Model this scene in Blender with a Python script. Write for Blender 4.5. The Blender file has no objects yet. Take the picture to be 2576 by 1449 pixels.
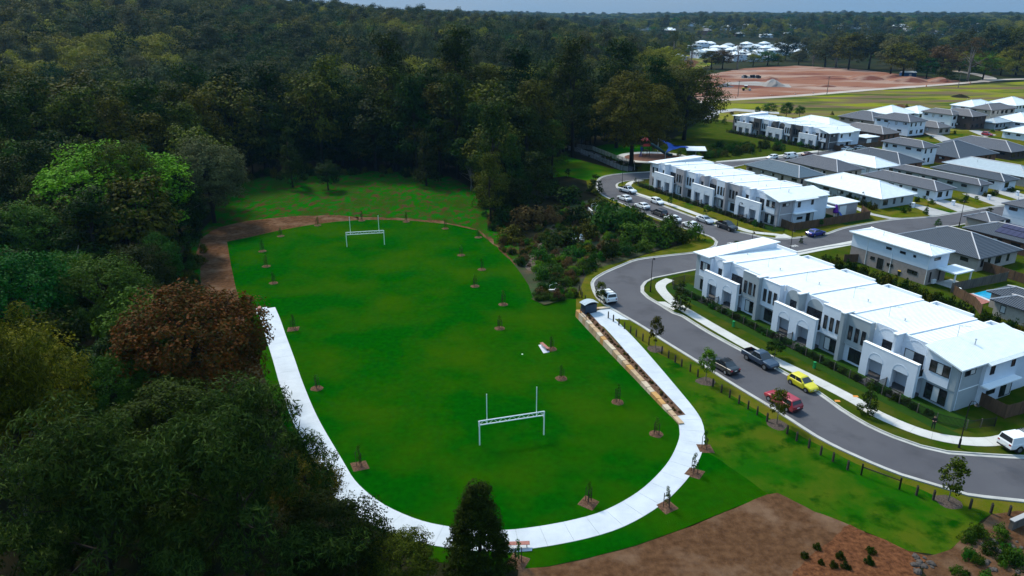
import bpy, math, random
import numpy as np
from mathutils import Vector, noise
from mathutils.geometry import delaunay_2d_cdt
random.seed(7); RNG = np.random.default_rng(7)
scn = bpy.context.scene; COL = scn.collection
R = math.radians
# ------------------------------------------------------------------ camera, sky, sun, exposure
F, CX, CY, YH, H = 1840.0, 1288.0, 724.5, 30.0, 44.0      # focal length and centre in units of a 2576 px wide picture
TH = math.atan((CY - YH) / F)
cd = bpy.data.cameras.new('camera'); cam = bpy.data.objects.new('camera', cd); COL.objects.link(cam)
cam.location = (0, 0, H); cam.rotation_euler = (math.pi / 2 - TH, 0, 0)
cd.sensor_width = 36; cd.lens = 36 * F / 2576; cd.clip_start = .5; cd.clip_end = 20000
scn.camera = cam
SUN_AZ, SUN_EL = R(-38), R(48)             # azimuth measured from +Y towards +X
w = bpy.data.worlds.new('World'); scn.world = w; w.use_nodes = True
wt = w.node_tree; wt.nodes.clear()
sky = wt.nodes.new('ShaderNodeTexSky'); sky.sky_type = 'NISHITA'; sky.sun_disc = False
sky.sun_elevation = SUN_EL; sky.sun_rotation = SUN_AZ
sky.altitude = 50; sky.air_density = 1.0; sky.dust_density = 1.2; sky.ozone_density = 1.6
bg = wt.nodes.new('ShaderNodeBackground'); bg.inputs[1].default_value = .05
wo = wt.nodes.new('ShaderNodeOutputWorld')
# thin broken cloud: the same everywhere over the dome
tcw = wt.nodes.new('ShaderNodeTexCoord'); mpw = wt.nodes.new('ShaderNodeMapping'); mpw.inputs['Scale'].default_value = (1, 1, 3.5)
nzw = wt.nodes.new('ShaderNodeTexNoise'); nzw.inputs['Scale'].default_value = 3.2; nzw.inputs['Detail'].default_value = 5
rpw = wt.nodes.new('ShaderNodeMapRange'); rpw.inputs[1].default_value = .38; rpw.inputs[2].default_value = .7; rpw.inputs[3].default_value = .72; rpw.inputs[4].default_value = .95
mxw = wt.nodes.new('ShaderNodeMix'); mxw.data_type = 'RGBA'; 
sxw = wt.nodes.new('ShaderNodeSeparateXYZ'); zw = wt.nodes.new('ShaderNodeMapRange'); zw.inputs[3].default_value = 1.0; zw.inputs[4].default_value = 3.0   # overcast sky: zenith three times the horizon
vmw = wt.nodes.new('ShaderNodeVectorMath'); vmw.operation = 'SCALE'; vmw.inputs[0].default_value = (2.0, 3.35, 4.95)
wt.links.new(tcw.outputs['Generated'], sxw.inputs[0]); wt.links.new(sxw.outputs[2], zw.inputs[0]); wt.links.new(zw.outputs[0], vmw.inputs['Scale']); wt.links.new(vmw.outputs[0], mxw.inputs[7])
wt.links.new(tcw.outputs['Generated'], mpw.inputs[0]); wt.links.new(mpw.outputs[0], nzw.inputs['Vector'])
wt.links.new(nzw.outputs[0], rpw.inputs[0]); wt.links.new(rpw.outputs[0], mxw.inputs[0])
wt.links.new(sky.outputs[0], mxw.inputs[6]); wt.links.new(mxw.outputs[2], bg.inputs[0]); wt.links.new(bg.outputs[0], wo.inputs[0])
sd = bpy.data.lights.new('sun', 'SUN'); sd.energy = 2.3; sd.angle = R(10); sd.color = (1, .93, .79)
sun = bpy.data.objects.new('sun', sd); COL.objects.link(sun)
sv = Vector((math.sin(SUN_AZ) * math.cos(SUN_EL), math.cos(SUN_AZ) * math.cos(SUN_EL), math.sin(SUN_EL)))
sun.rotation_euler = sv.to_track_quat('Z', 'Y').to_euler(); sun.location = sv * 100
vs = scn.view_settings; vs.view_transform = 'Standard'; vs.look = 'None'; vs.exposure = 1.08; vs.gamma = 1; vs.use_curve_mapping = False
cy = scn.cycles
cy.max_bounces = 4; cy.diffuse_bounces = 2; cy.glossy_bounces = 2; cy.transmission_bounces = 3; cy.volume_bounces = 0; cy.transparent_max_bounces = 4
cy.use_denoising = True; cy.caustics_reflective = False; cy.caustics_refractive = False
# ------------------------------------------------------------------ pixel -> place
def ray(px, py):
    dx, dy = (px - CX) / F, (py - CY) / F
    return (dx, math.cos(TH) - dy * math.sin(TH), -math.sin(TH) - dy * math.cos(TH))
def g(px, py, z=0.0):
    d = ray(px, py); t = (H - z) / -d[2]
    return Vector((d[0] * t, d[1] * t, z))
def top_z(x, y, py):                         # height of a point above (x, y) that shows at picture row py
    k = (CY - py) / F; a, b = math.cos(TH), math.sin(TH)
    return H + y * (k * a - b) / (a + k * b)
def G(pts, z=0.0): return [g(p[0], p[1], z).to_2d() for p in pts]
Z1 = lambda x, y: (1717 + x / 3, 577 + y / 3)
Z2 = lambda x, y: (1502.6 + x / 4, 375.6 + y / 4)
Z3 = lambda x, y: (1931.9 + x / 4, 214.7 + y / 4)
Z5 = lambda x, y: (429.3 + x / 3, 429.3 + y / 3)
Z6 = lambda x, y: (1717 + x / 3, 966 + y / 3)
ZA = lambda x, y: (1395.3 + x * .27777, 670.8 + y * .27777)
ZL = lambda x, y: (858.6 + x * .3704, 912.3 + y * .3704)
ANG = R(-63.7); DU = Vector((math.cos(ANG), math.sin(ANG))); DV = Vector((-DU.y, DU.x))
def sstep(a, b, x):
    t = min(1, max(0, (x - a) / (b - a))); return t * t * (3 - 2 * t)
WA, WB = g(1449, 783).to_2d(), g(1690, 1049).to_2d()      # foot of the sandstone wall
WD = (WB - WA).normalized(); WL = (WB - WA).length; WN = Vector((-WD.y, WD.x))
if WN.x > 0: WN = -WN                        # towards the field
def dip(x, y):
    q = Vector((x, y)) - WA; t = q.dot(WD); s = q.dot(WN)
    if s < -.05 or s > 9: return 0.0
    k = sstep(-7, 0, t) * (1 - .75 * sstep(0, WL, t)) * (1 - sstep(WL - 4, WL + 2, t))
    return -.95 * k * (1 - sstep(0, 8, max(0, s)))
def hill(x, y):
    r = math.hypot(x, y); az = math.degrees(math.atan2(x, y))
    wl = 1 - sstep(-36, 6, az)
    h = (14 + 38 * wl) * sstep(280, 900, r) * (1 - sstep(0, 12, az)) + 10 * sstep(1700, 3200, r) + 6 * wl * sstep(900, 2200, r)
    h += 14 * sstep(1150, 1700, r) * sstep(4, 14, az)
    if r > 350: h += 5 * sstep(350, 700, r) * (1 - sstep(2, 9, az) * (1 - sstep(1000, 1300, r))) * noise.noise((x / 220, y / 220, 3.1))
    return h
# ------------------------------------------------------------------ mesh building
class MB:
    def __init__(s): s.v = []; s.f = []; s.m = []
    def add(s, vs, fs, mi=0):
        o = len(s.v); s.v += [tuple(p) for p in vs]; s.f += [tuple(i + o for i in f) for f in fs]; s.m += [mi] * len(fs); return s
    def box(s, x0, x1, y0, y1, z0, z1, mi=0):
        v = [(x0, y0, z0), (x1, y0, z0), (x1, y1, z0), (x0, y1, z0), (x0, y0, z1), (x1, y0, z1), (x1, y1, z1), (x0, y1, z1)]
        return s.add(v, [(3, 2, 1, 0), (4, 5, 6, 7), (0, 1, 5, 4), (1, 2, 6, 5), (2, 3, 7, 6), (3, 0, 4, 7)], mi)
    def hexa(s, b, t, mi=0):                  # bottom and top quads, both anticlockwise from above
        return s.add(list(b) + list(t), [(3, 2, 1, 0), (4, 5, 6, 7), (0, 1, 5, 4), (1, 2, 6, 5), (2, 3, 7, 6), (3, 0, 4, 7)], mi)
    def prism(s, poly, z0, z1, mi=0):
        n = len(poly); v = [(p[0], p[1], z0) for p in poly] + [(p[0], p[1], z1) for p in poly]
        return s.add(v, [tuple(range(n - 1, -1, -1)), tuple(range(n, 2 * n))] + [(i, (i + 1) % n, n + (i + 1) % n, n + i) for i in range(n)], mi)
    def tube(s, pts, rad, n=6, mi=0, cap=True):
        pts = [Vector(p) for p in pts]; o = len(s.v)
        if not hasattr(rad, '__len__'): rad = [rad] * len(pts)
        up = Vector((0, 0, 1))
        for i, p in enumerate(pts):
            d = (pts[min(i + 1, len(pts) - 1)] - pts[max(i - 1, 0)]).normalized()
            a = d.cross(up if abs(d.z) < .95 else Vector((1, 0, 0))).normalized(); b = d.cross(a)
            for k in range(n):
                q = 2 * math.pi * k / n; s.v.append(tuple(p + (a * math.cos(q) + b * math.sin(q)) * rad[i]))
        for i in range(len(pts) - 1):
            for k in range(n):
                s.f.append((o + i * n + k, o + i * n + (k + 1) % n, o + (i + 1) * n + (k + 1) % n, o + (i + 1) * n + k)); s.m.append(mi)
        if cap:
            s.f.append(tuple(o + k for k in range(n - 1, -1, -1))); s.m.append(mi)
            e = o + (len(pts) - 1) * n; s.f.append(tuple(e + k for k in range(n))); s.m.append(mi)
        return s
    def mesh(s, name, mats, smooth=False):
        me = bpy.data.meshes.new(name); me.from_pydata(s.v, [], s.f)
        for m in (mats if isinstance(mats, (list, tuple)) else [mats]): me.materials.append(m)
        if any(s.m): me.polygons.foreach_set('material_index', s.m)
        if smooth: me.polygons.foreach_set('use_smooth', [True] * len(s.f))
        me.update(); return me
    def build(s, name, mats, parent=None, smooth=False, **kw):
        return obj(name, s.mesh(name, mats, smooth), parent, **kw)
def obj(name, me, parent=None, loc=None, rz=None, label=None, cat=None, group=None, kind=None):
    o = bpy.data.objects.new(name, me); COL.objects.link(o)
    if parent: o.parent = parent; KIDS.setdefault(parent.name, []).append(o)
    if loc is not None: o.location = loc
    if rz is not None: o.rotation_euler = (0, 0, rz)
    return tag(o, label, cat, group, kind)
def tag(o, label=None, cat=None, group=None, kind=None):
    if label: o['label'] = label
    if cat: o['category'] = cat
    if group: o['group'] = group
    if kind: o['kind'] = kind
    return o
def thing(name, label, cat, loc=(0, 0, 0), rz=0, group=None):
    return obj(name, None, None, loc, rz, label, cat, group)
def dup(root, loc=None, rz=None, label=None, sc=None, group=None):
    def cp(o, par):
        c = o.copy(); COL.objects.link(c); c.parent = par
        for k in KIDS.get(o.name, ()): cp(k, c)
        return c
    c = cp(root, None)
    if loc is not None: c.location = loc
    if rz is not None: c.rotation_euler = (0, 0, rz)
    if sc is not None: c.scale = sc if hasattr(sc, '__len__') else (sc, sc, sc)
    if label: c['label'] = label
    if group: c['group'] = group
    return c
KIDS = {}
def cr(pts, step=1.0, closed=False):          # Catmull-Rom through world points, resampled
    P = [Vector(p[:2]) for p in pts]; n = len(P); out = []
    for i in range(n if closed else n - 1):
        p0, p1, p2, p3 = (P[(i - 1) % n], P[i], P[(i + 1) % n], P[(i + 2) % n]) if closed else (P[max(i - 1, 0)], P[i], P[i + 1], P[min(i + 2, n - 1)])
        k = max(1, int((p2 - p1).length / step))
        for j in range(k):
            t = j / k
            out.append(.5 * ((2 * p1) + (p2 - p0) * t + (2 * p0 - 5 * p1 + 4 * p2 - p3) * t * t + (3 * p1 - p0 - 3 * p2 + p3) * t ** 3))
    if not closed: out.append(P[-1])
    return out
def normals(L):
    N = []
    for i in range(len(L)):
        d = (L[min(i + 1, len(L) - 1)] - L[max(i - 1, 0)]).normalized(); N.append(Vector((-d.y, d.x)))
    return N
def offset(L, o):
    return [p + n * o for p, n in zip(L, normals(L))]
def inside(p, poly):
    x, y = p[0], p[1]; c = False; j = len(poly) - 1
    for i in range(len(poly)):
        a, b = poly[i], poly[j]
        if (a[1] > y) != (b[1] > y) and x < (b[0] - a[0]) * (y - a[1]) / (b[1] - a[1]) + a[0]: c = not c
        j = i
    return c
def ragged(poly, amp, step=1.0, seed=0.0):
    out = []; n = len(poly)
    for i in range(n):
        a, b = Vector(poly[i][:2]), Vector(poly[(i + 1) % n][:2]); L = (b - a).length; k = max(1, int(L / step))
        for j in range(k):
            p = a + (b - a) * (j / k)
            q = Vector((noise.noise((p.x / 3, p.y / 3, seed)), noise.noise((p.x / 3, p.y / 3, seed + 9)))) * amp
            q += Vector((noise.noise((p.x, p.y, seed + 4)), noise.noise((p.x, p.y, seed + 7)))) * amp * .4
            out.append(p + q)
    return out
def sheet(name, poly, zo, m, spacing=0, kind='structure', hf=None, label=None, cat=None):
    hf = hf or (lambda x, y: 0.0)
    V = [Vector(p[:2]) for p in poly]; n = len(V); E = [(i, (i + 1) % n) for i in range(n)]
    if spacing:
        xs = [p.x for p in V]; ys = [p.y for p in V]
        x = min(xs)
        while x < max(xs):
            y = min(ys)
            while y < max(ys):
                if inside((x, y), V): V.append(Vector((x, y)))
                y += spacing
            x += spacing
    r = delaunay_2d_cdt(V, E, [], 1, 1e-4)
    b = MB(); b.add([(p.x, p.y, zo + hf(p.x, p.y)) for p in r[0]], r[2])
    return b.build(name, m, kind=kind, label=label, cat=cat)
def ribbon(name, A, B, z, m, kind='structure', parent=None):
    b = MB(); n = len(A); b.add([(p.x, p.y, z) for p in A] + [(p.x, p.y, z) for p in B], [(i, i + 1, n + i + 1, n + i) for i in range(n - 1)])
    return b.build(name, m, parent, kind=kind)
def strip3d(name, L, o0, o1, z0, z1, m, kind=None, parent=None, **kw):      # a solid strip along a line
    A, B = offset(L, o0), offset(L, o1); b = MB(); n = len(A)
    b.v = [(p.x, p.y, z0) for p in A] + [(p.x, p.y, z0) for p in B] + [(p.x, p.y, z1) for p in A] + [(p.x, p.y, z1) for p in B]
    for i in range(n - 1):
        b.f += [(2 * n + i, 2 * n + i + 1, 3 * n + i + 1, 3 * n + i), (i, i + 1, 2 * n + i + 1, 2 * n + i), (n + i + 1, n + i, 3 * n + i, 3 * n + i + 1)]
    b.f += [(0, 2 * n, 3 * n, n), (n - 1, 2 * n - 1, 4 * n - 1, 3 * n - 1)]; b.m = [0] * len(b.f)
    return b.build(name, m, parent, kind=kind, **kw)
# ------------------------------------------------------------------ materials
def node(t, ty, **kw):
    n = t.nodes.new(ty)
    for k, v in kw.items(): setattr(n, k, v)
    return n
def mat(name, c, rough=.7, c2=None, scale=1.0, detail=4, lo=.4, hi=.6, bump=0, bscale=None, metal=0, spec=.3, c3=None, s3=.2, lo3=.5, hi3=.65, stretch=None, coord='Object', coat=0):
    m = bpy.data.materials.new(name); m.use_nodes = True; t = m.node_tree; p = t.nodes['Principled BSDF']
    p.inputs['Base Color'].default_value = (*c, 1); p.inputs['Roughness'].default_value = rough; p.inputs['Metallic'].default_value = metal
    p.inputs['Specular IOR Level'].default_value = spec
    if coat: p.inputs['Coat Weight'].default_value = coat; p.inputs['Coat Roughness'].default_value = .08
    if c2 or bump:
        if coord == 'World': src = node(t, 'ShaderNodeNewGeometry').outputs['Position']
        else: src = node(t, 'ShaderNodeTexCoord').outputs[coord]
        if stretch:
            mp = node(t, 'ShaderNodeMapping'); mp.inputs['Scale'].default_value = stretch[:3]
            if len(stretch) > 3: mp.inputs['Rotation'].default_value = (0, 0, stretch[3])
            t.links.new(src, mp.inputs[0]); src = mp.outputs[0]
        def nz(s, d=detail):
            n = node(t, 'ShaderNodeTexNoise'); n.inputs['Scale'].default_value = s; n.inputs['Detail'].default_value = d; n.inputs['Roughness'].default_value = .6
            t.links.new(src, n.inputs['Vector']); return n.outputs[0]
        def rng(o, a, b):
            n = node(t, 'ShaderNodeMapRange'); n.inputs[1].default_value = a; n.inputs[2].default_value = b; t.links.new(o, n.inputs[0]); return n.outputs[0]
        col = None
        if c2:
            x = node(t, 'ShaderNodeMix', data_type='RGBA'); x.inputs[6].default_value = (*c, 1); x.inputs[7].default_value = (*c2, 1)
            t.links.new(rng(nz(scale), lo, hi), x.inputs[0]); col = x.outputs[2]
        if c3:
            x = node(t, 'ShaderNodeMix', data_type='RGBA'); x.inputs[7].default_value = (*c3, 1)
            t.links.new(col, x.inputs[6]); t.links.new(rng(nz(s3, 5), lo3, hi3), x.inputs[0]); col = x.outputs[2]
        if col: t.links.new(col, p.inputs['Base Color'])
        if bump:
            bn = node(t, 'ShaderNodeBump'); bn.inputs['Strength'].default_value = bump; bn.inputs['Distance'].default_value = .1
            t.links.new(nz(bscale or scale * 4, 6), bn.inputs['Height']); t.links.new(bn.outputs[0], p.inputs['Normal'])
    return m
def ribmat(name, c, pitch=.25, rough=.45, strength=.5, axis='X'):     # metal roof sheet with ribs, object coordinates
    m = mat(name, c, rough, tuple(k * .88 for k in c), 1.2, lo=.35, hi=.7); t = m.node_tree; p = t.nodes['Principled BSDF']
    tc = node(t, 'ShaderNodeTexCoord'); wv = node(t, 'ShaderNodeTexWave', wave_type='BANDS', bands_direction=axis); wv.inputs['Scale'].default_value = .314 / pitch
    t.links.new(tc.outputs['Object'], wv.inputs[0])
    bn = node(t, 'ShaderNodeBump'); bn.inputs['Strength'].default_value = min(1, strength * 2); bn.inputs['Distance'].default_value = .09
    t.links.new(wv.outputs[1], bn.inputs['Height']); t.links.new(bn.outputs[0], p.inputs['Normal']); return m
def leafmat(name, a, b, rough=.55, trans=.25, var=.35):
    m = bpy.data.materials.new(name); m.use_nodes = True; t = m.node_tree; p = t.nodes['Principled BSDF']; o = t.nodes['Material Output']
    p.inputs['Roughness'].default_value = .7; p.inputs['Specular IOR Level'].default_value = .06
    ge = node(t, 'ShaderNodeNewGeometry'); oi = node(t, 'ShaderNodeObjectInfo')
    x = node(t, 'ShaderNodeMix', data_type='RGBA'); x.inputs[6].default_value = (*a, 1); x.inputs[7].default_value = (*b, 1)
    t.links.new(ge.outputs['Random Per Island'], x.inputs[0])
    hs = node(t, 'ShaderNodeHueSaturation'); t.links.new(x.outputs[2], hs.inputs['Color'])
    r1 = node(t, 'ShaderNodeMapRange'); r1.inputs[3].default_value = 1 - var; r1.inputs[4].default_value = 1 + var * 1.1; t.links.new(oi.outputs['Random'], r1.inputs[0]); t.links.new(r1.outputs[0], hs.inputs['Value'])
    mm = node(t, 'ShaderNodeMath', operation='MULTIPLY_ADD'); mm.inputs[1].default_value = 7.31; mm.inputs[2].default_value = .17; t.links.new(oi.outputs['Random'], mm.inputs[0])
    fr = node(t, 'ShaderNodeMath', operation='FRACT'); t.links.new(mm.outputs[0], fr.inputs[0])
    r2 = node(t, 'ShaderNodeMapRange'); r2.inputs[3].default_value = .5 - .045 * var / .35; r2.inputs[4].default_value = .5 + .03 * var / .35; t.links.new(fr.outputs[0], r2.inputs[0]); t.links.new(r2.outputs[0], hs.inputs['Hue'])
    t.links.new(hs.outputs[0], p.inputs['Base Color'])
    if trans:
        tr = node(t, 'ShaderNodeBsdfTranslucent'); ms = node(t, 'ShaderNodeMixShader'); ms.inputs[0].default_value = trans
        t.links.new(hs.outputs[0], tr.inputs[0]); t.links.new(p.outputs[0], ms.inputs[1]); t.links.new(tr.outputs[0], ms.inputs[2]); t.links.new(ms.outputs[0], o.inputs[0])
    return m
M = {}
M['lawn'] = mat('lawn', (.0016, .070, .0004), .95, (.001, .042, .0004), 1.3, 10, .3, .7, .9, 9, spec=.0, c3=(.028, .070, .0005), s3=.075, lo3=.42, hi3=.78)
M['verge'] = mat('verge_grass', (.052, .082, .002), .95, (.125, .098, .016), .3, 10, .34, .66, .9, 7, spec=.0, c3=(.012, .060, .002), s3=.15, lo3=.53, hi3=.66)
M['turf'] = mat('turf', (.008, .070, .0015), .95, (.055, .078, .005), .18, 8, .4, .65, .8, 7, spec=.0, c3=(.003, .040, .001), s3=.3, lo3=.52, hi3=.65)
M['hverge'] = mat('house_verge_grass', (.020, .052, .002), .95, (.055, .060, .009), .4, 8, .35, .65, .7, 7, spec=.0)
M['garden'] = mat('garden_lawn', (.008, .04, .004), .9, (.02, .05, .005), .5, 6, .3, .7, .5, 7, spec=.05)
M['meadow'] = mat('meadow', (.005, .080, .0015), .95, (.052, .031, .012), .6, 15, .46, .61, 1.0, 3, spec=.0, c3=(.020, .048, .004), s3=.16, lo3=.45, hi3=.65, stretch=(1, .5, 1, R(20)))
M['dirt'] = mat('dirt', (.110, .058, .030), .95, (.058, .029, .015), 1.3, 14, .35, .65, 1, 5, spec=.0, c3=(.150, .092, .058), s3=.22, lo3=.5, hi3=.7)
M['mulch_ground'] = mat('mulch_ground', (.16, .066, .030), .95, (.06, .024, .012), 2.2, 14, .35, .65, 1, 8, spec=.0)
M['mulch'] = mat('mulch', (.17, .10, .065), .95, (.06, .03, .018), 6, 8, .35, .65, 1, 14, spec=.05)
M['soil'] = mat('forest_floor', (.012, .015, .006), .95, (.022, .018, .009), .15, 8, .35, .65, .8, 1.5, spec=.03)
M['farground'] = mat('far_ground', (.016, .026, .008), .95, (.028, .026, .010), .02, 6, .4, .6, spec=.03)
M['asphalt'] = mat('asphalt', (.066, .066, .077), .85, (.082, .082, .092), .10, 8, .35, .65, .3, 30, spec=.25, c3=(.048, .048, .056), s3=.22, lo3=.5, hi3=.72)
M['kerb'] = mat('kerb_concrete', (.42, .42, .40), .85, (.30, .30, .28), .6, 6, .35, .7, .2, 12)
M['path'] = mat('path_concrete', (.49, .53, .57), .8, (.40, .44, .48), .45, 6, .35, .7, .15, 20)
M['foot'] = mat('footpath_concrete', (.50, .50, .48), .85, (.42, .42, .40), .5, 6, .35, .7, .15, 20)
M['porch'] = mat('porch_tile', (.085, .085, .09), .7, (.06, .06, .065), 1.5)
M['ulawn'] = mat('upper_lawn', (.020, .115, .001), .95, (.085, .105, .006), .12, 10, .4, .68, .8, 8, spec=.0)  # lawn green brightened in the colour to read as lit despite tree shade
M['drive'] = mat('driveway_concrete', (.36, .36, .36), .85, (.27, .27, .27), .4, 6, .35, .7, .15, 20)
M['white'] = mat('white_render', (.68, .75, .84), .75, (.62, .69, .79), .6, 5, .35, .7, .05, 30)
M['grey'] = mat('grey_render', (.33, .38, .41), .75, (.30, .345, .375), .6, 5, .35, .7, .05, 30)
M['mauve'] = mat('warm_grey_render', (.40, .38, .40), .75, (.35, .34, .36), .6, 5)
M['charcoal'] = mat('charcoal_render', (.10, .10, .105), .75, (.085, .085, .09), .6, 5)
M['frame'] = mat('window_frame', (.012, .013, .016), .4)
M['glass'] = mat('window_glass', (.012, .014, .018), .12, (.03, .033, .038), .7, spec=.6)
M['blind'] = mat('window_blind', (.55, .57, .58), .5, spec=.5)
M['roofw'] = ribmat('white_metal_roof', (.82, .89, .93), .3)
M['roofwx'] = ribmat('white_metal_roof_across', (.82, .89, .93), .3, axis='Y')
M['roofg'] = ribmat('slate_roof', (.095, .10, .118), .32, .5)
M['roofb'] = ribmat('blue_grey_roof', (.085, .125, .16), .32, .5)
M['roofd'] = ribmat('charcoal_roof', (.055, .068, .088), .32, .5)
M['rooft'] = ribmat('taupe_roof', (.13, .125, .13), .32, .55)
M['roofp'] = ribmat('pale_blue_roof', (.42, .50, .55), .32, .5)
M['cap'] = mat('ridge_cap', (.42, .43, .46), .5)
M['capw'] = mat('white_trim', (.82, .85, .87), .5)
M['gutter'] = mat('dark_gutter', (.03, .035, .045), .5)
M['cream'] = mat('cream_brick', (.42, .38, .34), .85, (.37, .33, .30), 3, 3, .4, .6, .1, 20)
M['taupe'] = mat('taupe_brick', (.32, .275, .255), .85, (.28, .24, .22), 3, 3, .4, .6, .1, 20)
M['brick'] = mat('red_brick', (.21, .10, .065), .85, (.15, .075, .05), 4, 3, .4, .6, .1, 20)
M['brown'] = mat('brown_brick', (.07, .05, .045), .85, (.05, .038, .035), 4, 3)
M['timber'] = mat('fence_timber', (.13, .078, .045), .85, (.075, .045, .028), 2.5, 6, .35, .65, .3, 20, stretch=(1, 1, .15))
M['timberg'] = mat('weathered_timber', (.14, .125, .105), .9, (.08, .07, .06), 2.5, 6, .35, .65, .3, 20, stretch=(1, 1, .15))
M['darktimber'] = mat('dark_timber', (.022, .018, .014), .9, (.05, .04, .03), 6, 6)
M['black'] = mat('black_metal', (.008, .008, .009), .5)
M['postw'] = mat('white_steel', (.78, .82, .84), .4)
M['galv'] = mat('galvanised_steel', (.42, .45, .47), .4, metal=.6)
M['sand1'] = mat('sandstone', (.44, .32, .20), .9, (.34, .23, .13), 1.5, 6, .35, .65, .5, 8)
M['sand2'] = mat('pale_sandstone', (.52, .44, .33), .9, (.42, .33, .23), 1.5, 6, .35, .65, .5, 8)
M['sand3'] = mat('orange_sandstone', (.47, .27, .09), .9, (.36, .19, .07), 1.5, 6, .35, .65, .5, 8)
M['bark'] = mat('bark', (.026, .02, .015), .95, (.012, .009, .007), 3, 6, .35, .65, .5, 10)
M['palebark'] = mat('pale_bark', (.22, .20, .18), .9, (.10, .085, .07), 1.2, 6, .35, .65, .4, 8)
M['slat'] = mat('red_brown_slats', (.36, .15, .12), .7, (.28, .11, .09), 3)
M['tyre'] = mat('tyre', (.012, .012, .012), .85)
M['rim'] = mat('wheel_rim', (.30, .31, .32), .35, metal=.7)
M['cglass'] = mat('car_glass', (.015, .02, .026), .06, spec=.8)
M['hlight'] = mat('headlight', (.7, .72, .74), .15, spec=.7)
M['tlight'] = mat('taillight', (.28, .012, .012), .2, spec=.6)
M['plate'] = mat('number_plate', (.7, .7, .66), .5)
M['trim'] = mat('black_trim', (.014, .014, .015), .6)
M['water'] = mat('pool_water', (.005, .22, .42), .08, (.01, .32, .5), .8, spec=.5, bump=.15, bscale=3)
M['bgreen'] = mat('green_plastic', (.01, .22, .06), .5)
M['solar'] = mat('solar_cell', (.03, .022, .06), .2, spec=.6)
LEAF = {
 'dark': leafmat('leaf_dark_green', (.003, .014, .0008), (.023, .050, .002)),
 'olive': leafmat('leaf_olive', (.013, .024, .001), (.088, .098, .004)),
 'mid': leafmat('leaf_mid_green', (.010, .052, .003), (.030, .098, .006)),
 'bright': leafmat('leaf_bright_green', (.045, .17, .002), (.095, .26, .004), var=.08),
 'yellow': leafmat('leaf_yellow_green', (.085, .098, .003), (.20, .20, .008), var=.15),
 'red': leafmat('leaf_red_brown', (.120, .030, .003), (.026, .032, .003), var=.05),
 'gum': leafmat('leaf_grey_green', (.004, .017, .002), (.044, .078, .009), var=.1),
 'grey': leafmat('leaf_pale_grey_green', (.040, .052, .016), (.075, .085, .030)),
 'brownish': leafmat('leaf_dry_brown', (.065, .040, .014), (.095, .062, .020), var=.15),
 'shrub': leafmat('leaf_shrub', (.012, .060, .003), (.038, .105, .006)),
 'lime': leafmat('leaf_lime', (.045, .13, .003), (.09, .18, .006), var=.15),
 'dry': leafmat('dry_grass', (.09, .055, .016), (.14, .095, .026), var=.2)}
# ================================================================== FOLIAGE LIBRARY
def leaf_cloud(name, clumps, n_per, ls, aspect, m, seed, droop=0.0, up=.35, rnd=.45, shell=.6, zmin=None):
    rg = np.random.default_rng(seed); C = []; Rr = []
    CC = []
    for cl_ in clumps:
        c, r = cl_[0], cl_[1]; cc = cl_[2] if len(cl_) > 2 else c
        r3 = (r, r, r * .75) if not hasattr(r, '__len__') else r
        k = max(6, int(n_per * 1.0)); C.append(np.repeat([list(c)], k, 0)); CC.append(np.repeat([list(cc)], k, 0)); Rr.append(np.repeat([r3], k, 0))
    C = np.concatenate(C); CC = np.concatenate(CC); Rr = np.concatenate(Rr); n = len(C)
    d = rg.normal(size=(n, 3)); d[:, 2] = np.where(d[:, 2] < -.2, d[:, 2] * .4, d[:, 2]); d /= np.linalg.norm(d, axis=1)[:, None]
    rf = rg.uniform(shell, 1.05, n)[:, None]; p = C + d * Rr * rf
    cn = p - CC; cn /= np.linalg.norm(cn, axis=1)[:, None] + 1e-6
    nn = d * .55 + cn * .6 + np.array([0, 0, up]) + rg.normal(size=(n, 3)) * rnd; nn /= np.linalg.norm(nn, axis=1)[:, None]
    t = rg.normal(size=(n, 3)); t /= np.linalg.norm(t, axis=1)[:, None]; t = t * (1 - droop) + np.array([0, 0, -1.0]) * droop
    t -= nn * (t * nn).sum(1)[:, None]; t /= np.linalg.norm(t, axis=1)[:, None] + 1e-9; b = np.cross(nn, t)
    s = (ls * rg.uniform(.65, 1.3, n))[:, None]
    V = np.stack([p - t * s * .5, p + b * s * aspect * .5, p + t * s * .5, p - b * s * aspect * .5], 1).reshape(-1, 3)
    if zmin is not None: V[:, 2] = np.maximum(V[:, 2], zmin)
    me = bpy.data.meshes.new(name); me.vertices.add(4 * n); me.vertices.foreach_set('co', V.astype(np.float32).ravel())
    me.loops.add(4 * n); me.loops.foreach_set('vertex_index', np.arange(4 * n, dtype=np.int32)); me.polygons.add(n)
    me.polygons.foreach_set('loop_start', np.arange(0, 4 * n, 4, dtype=np.int32)); me.polygons.foreach_set('loop_total', np.full(n, 4, dtype=np.int32))
    me.materials.append(m); me.update(calc_edges=True); return me
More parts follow.
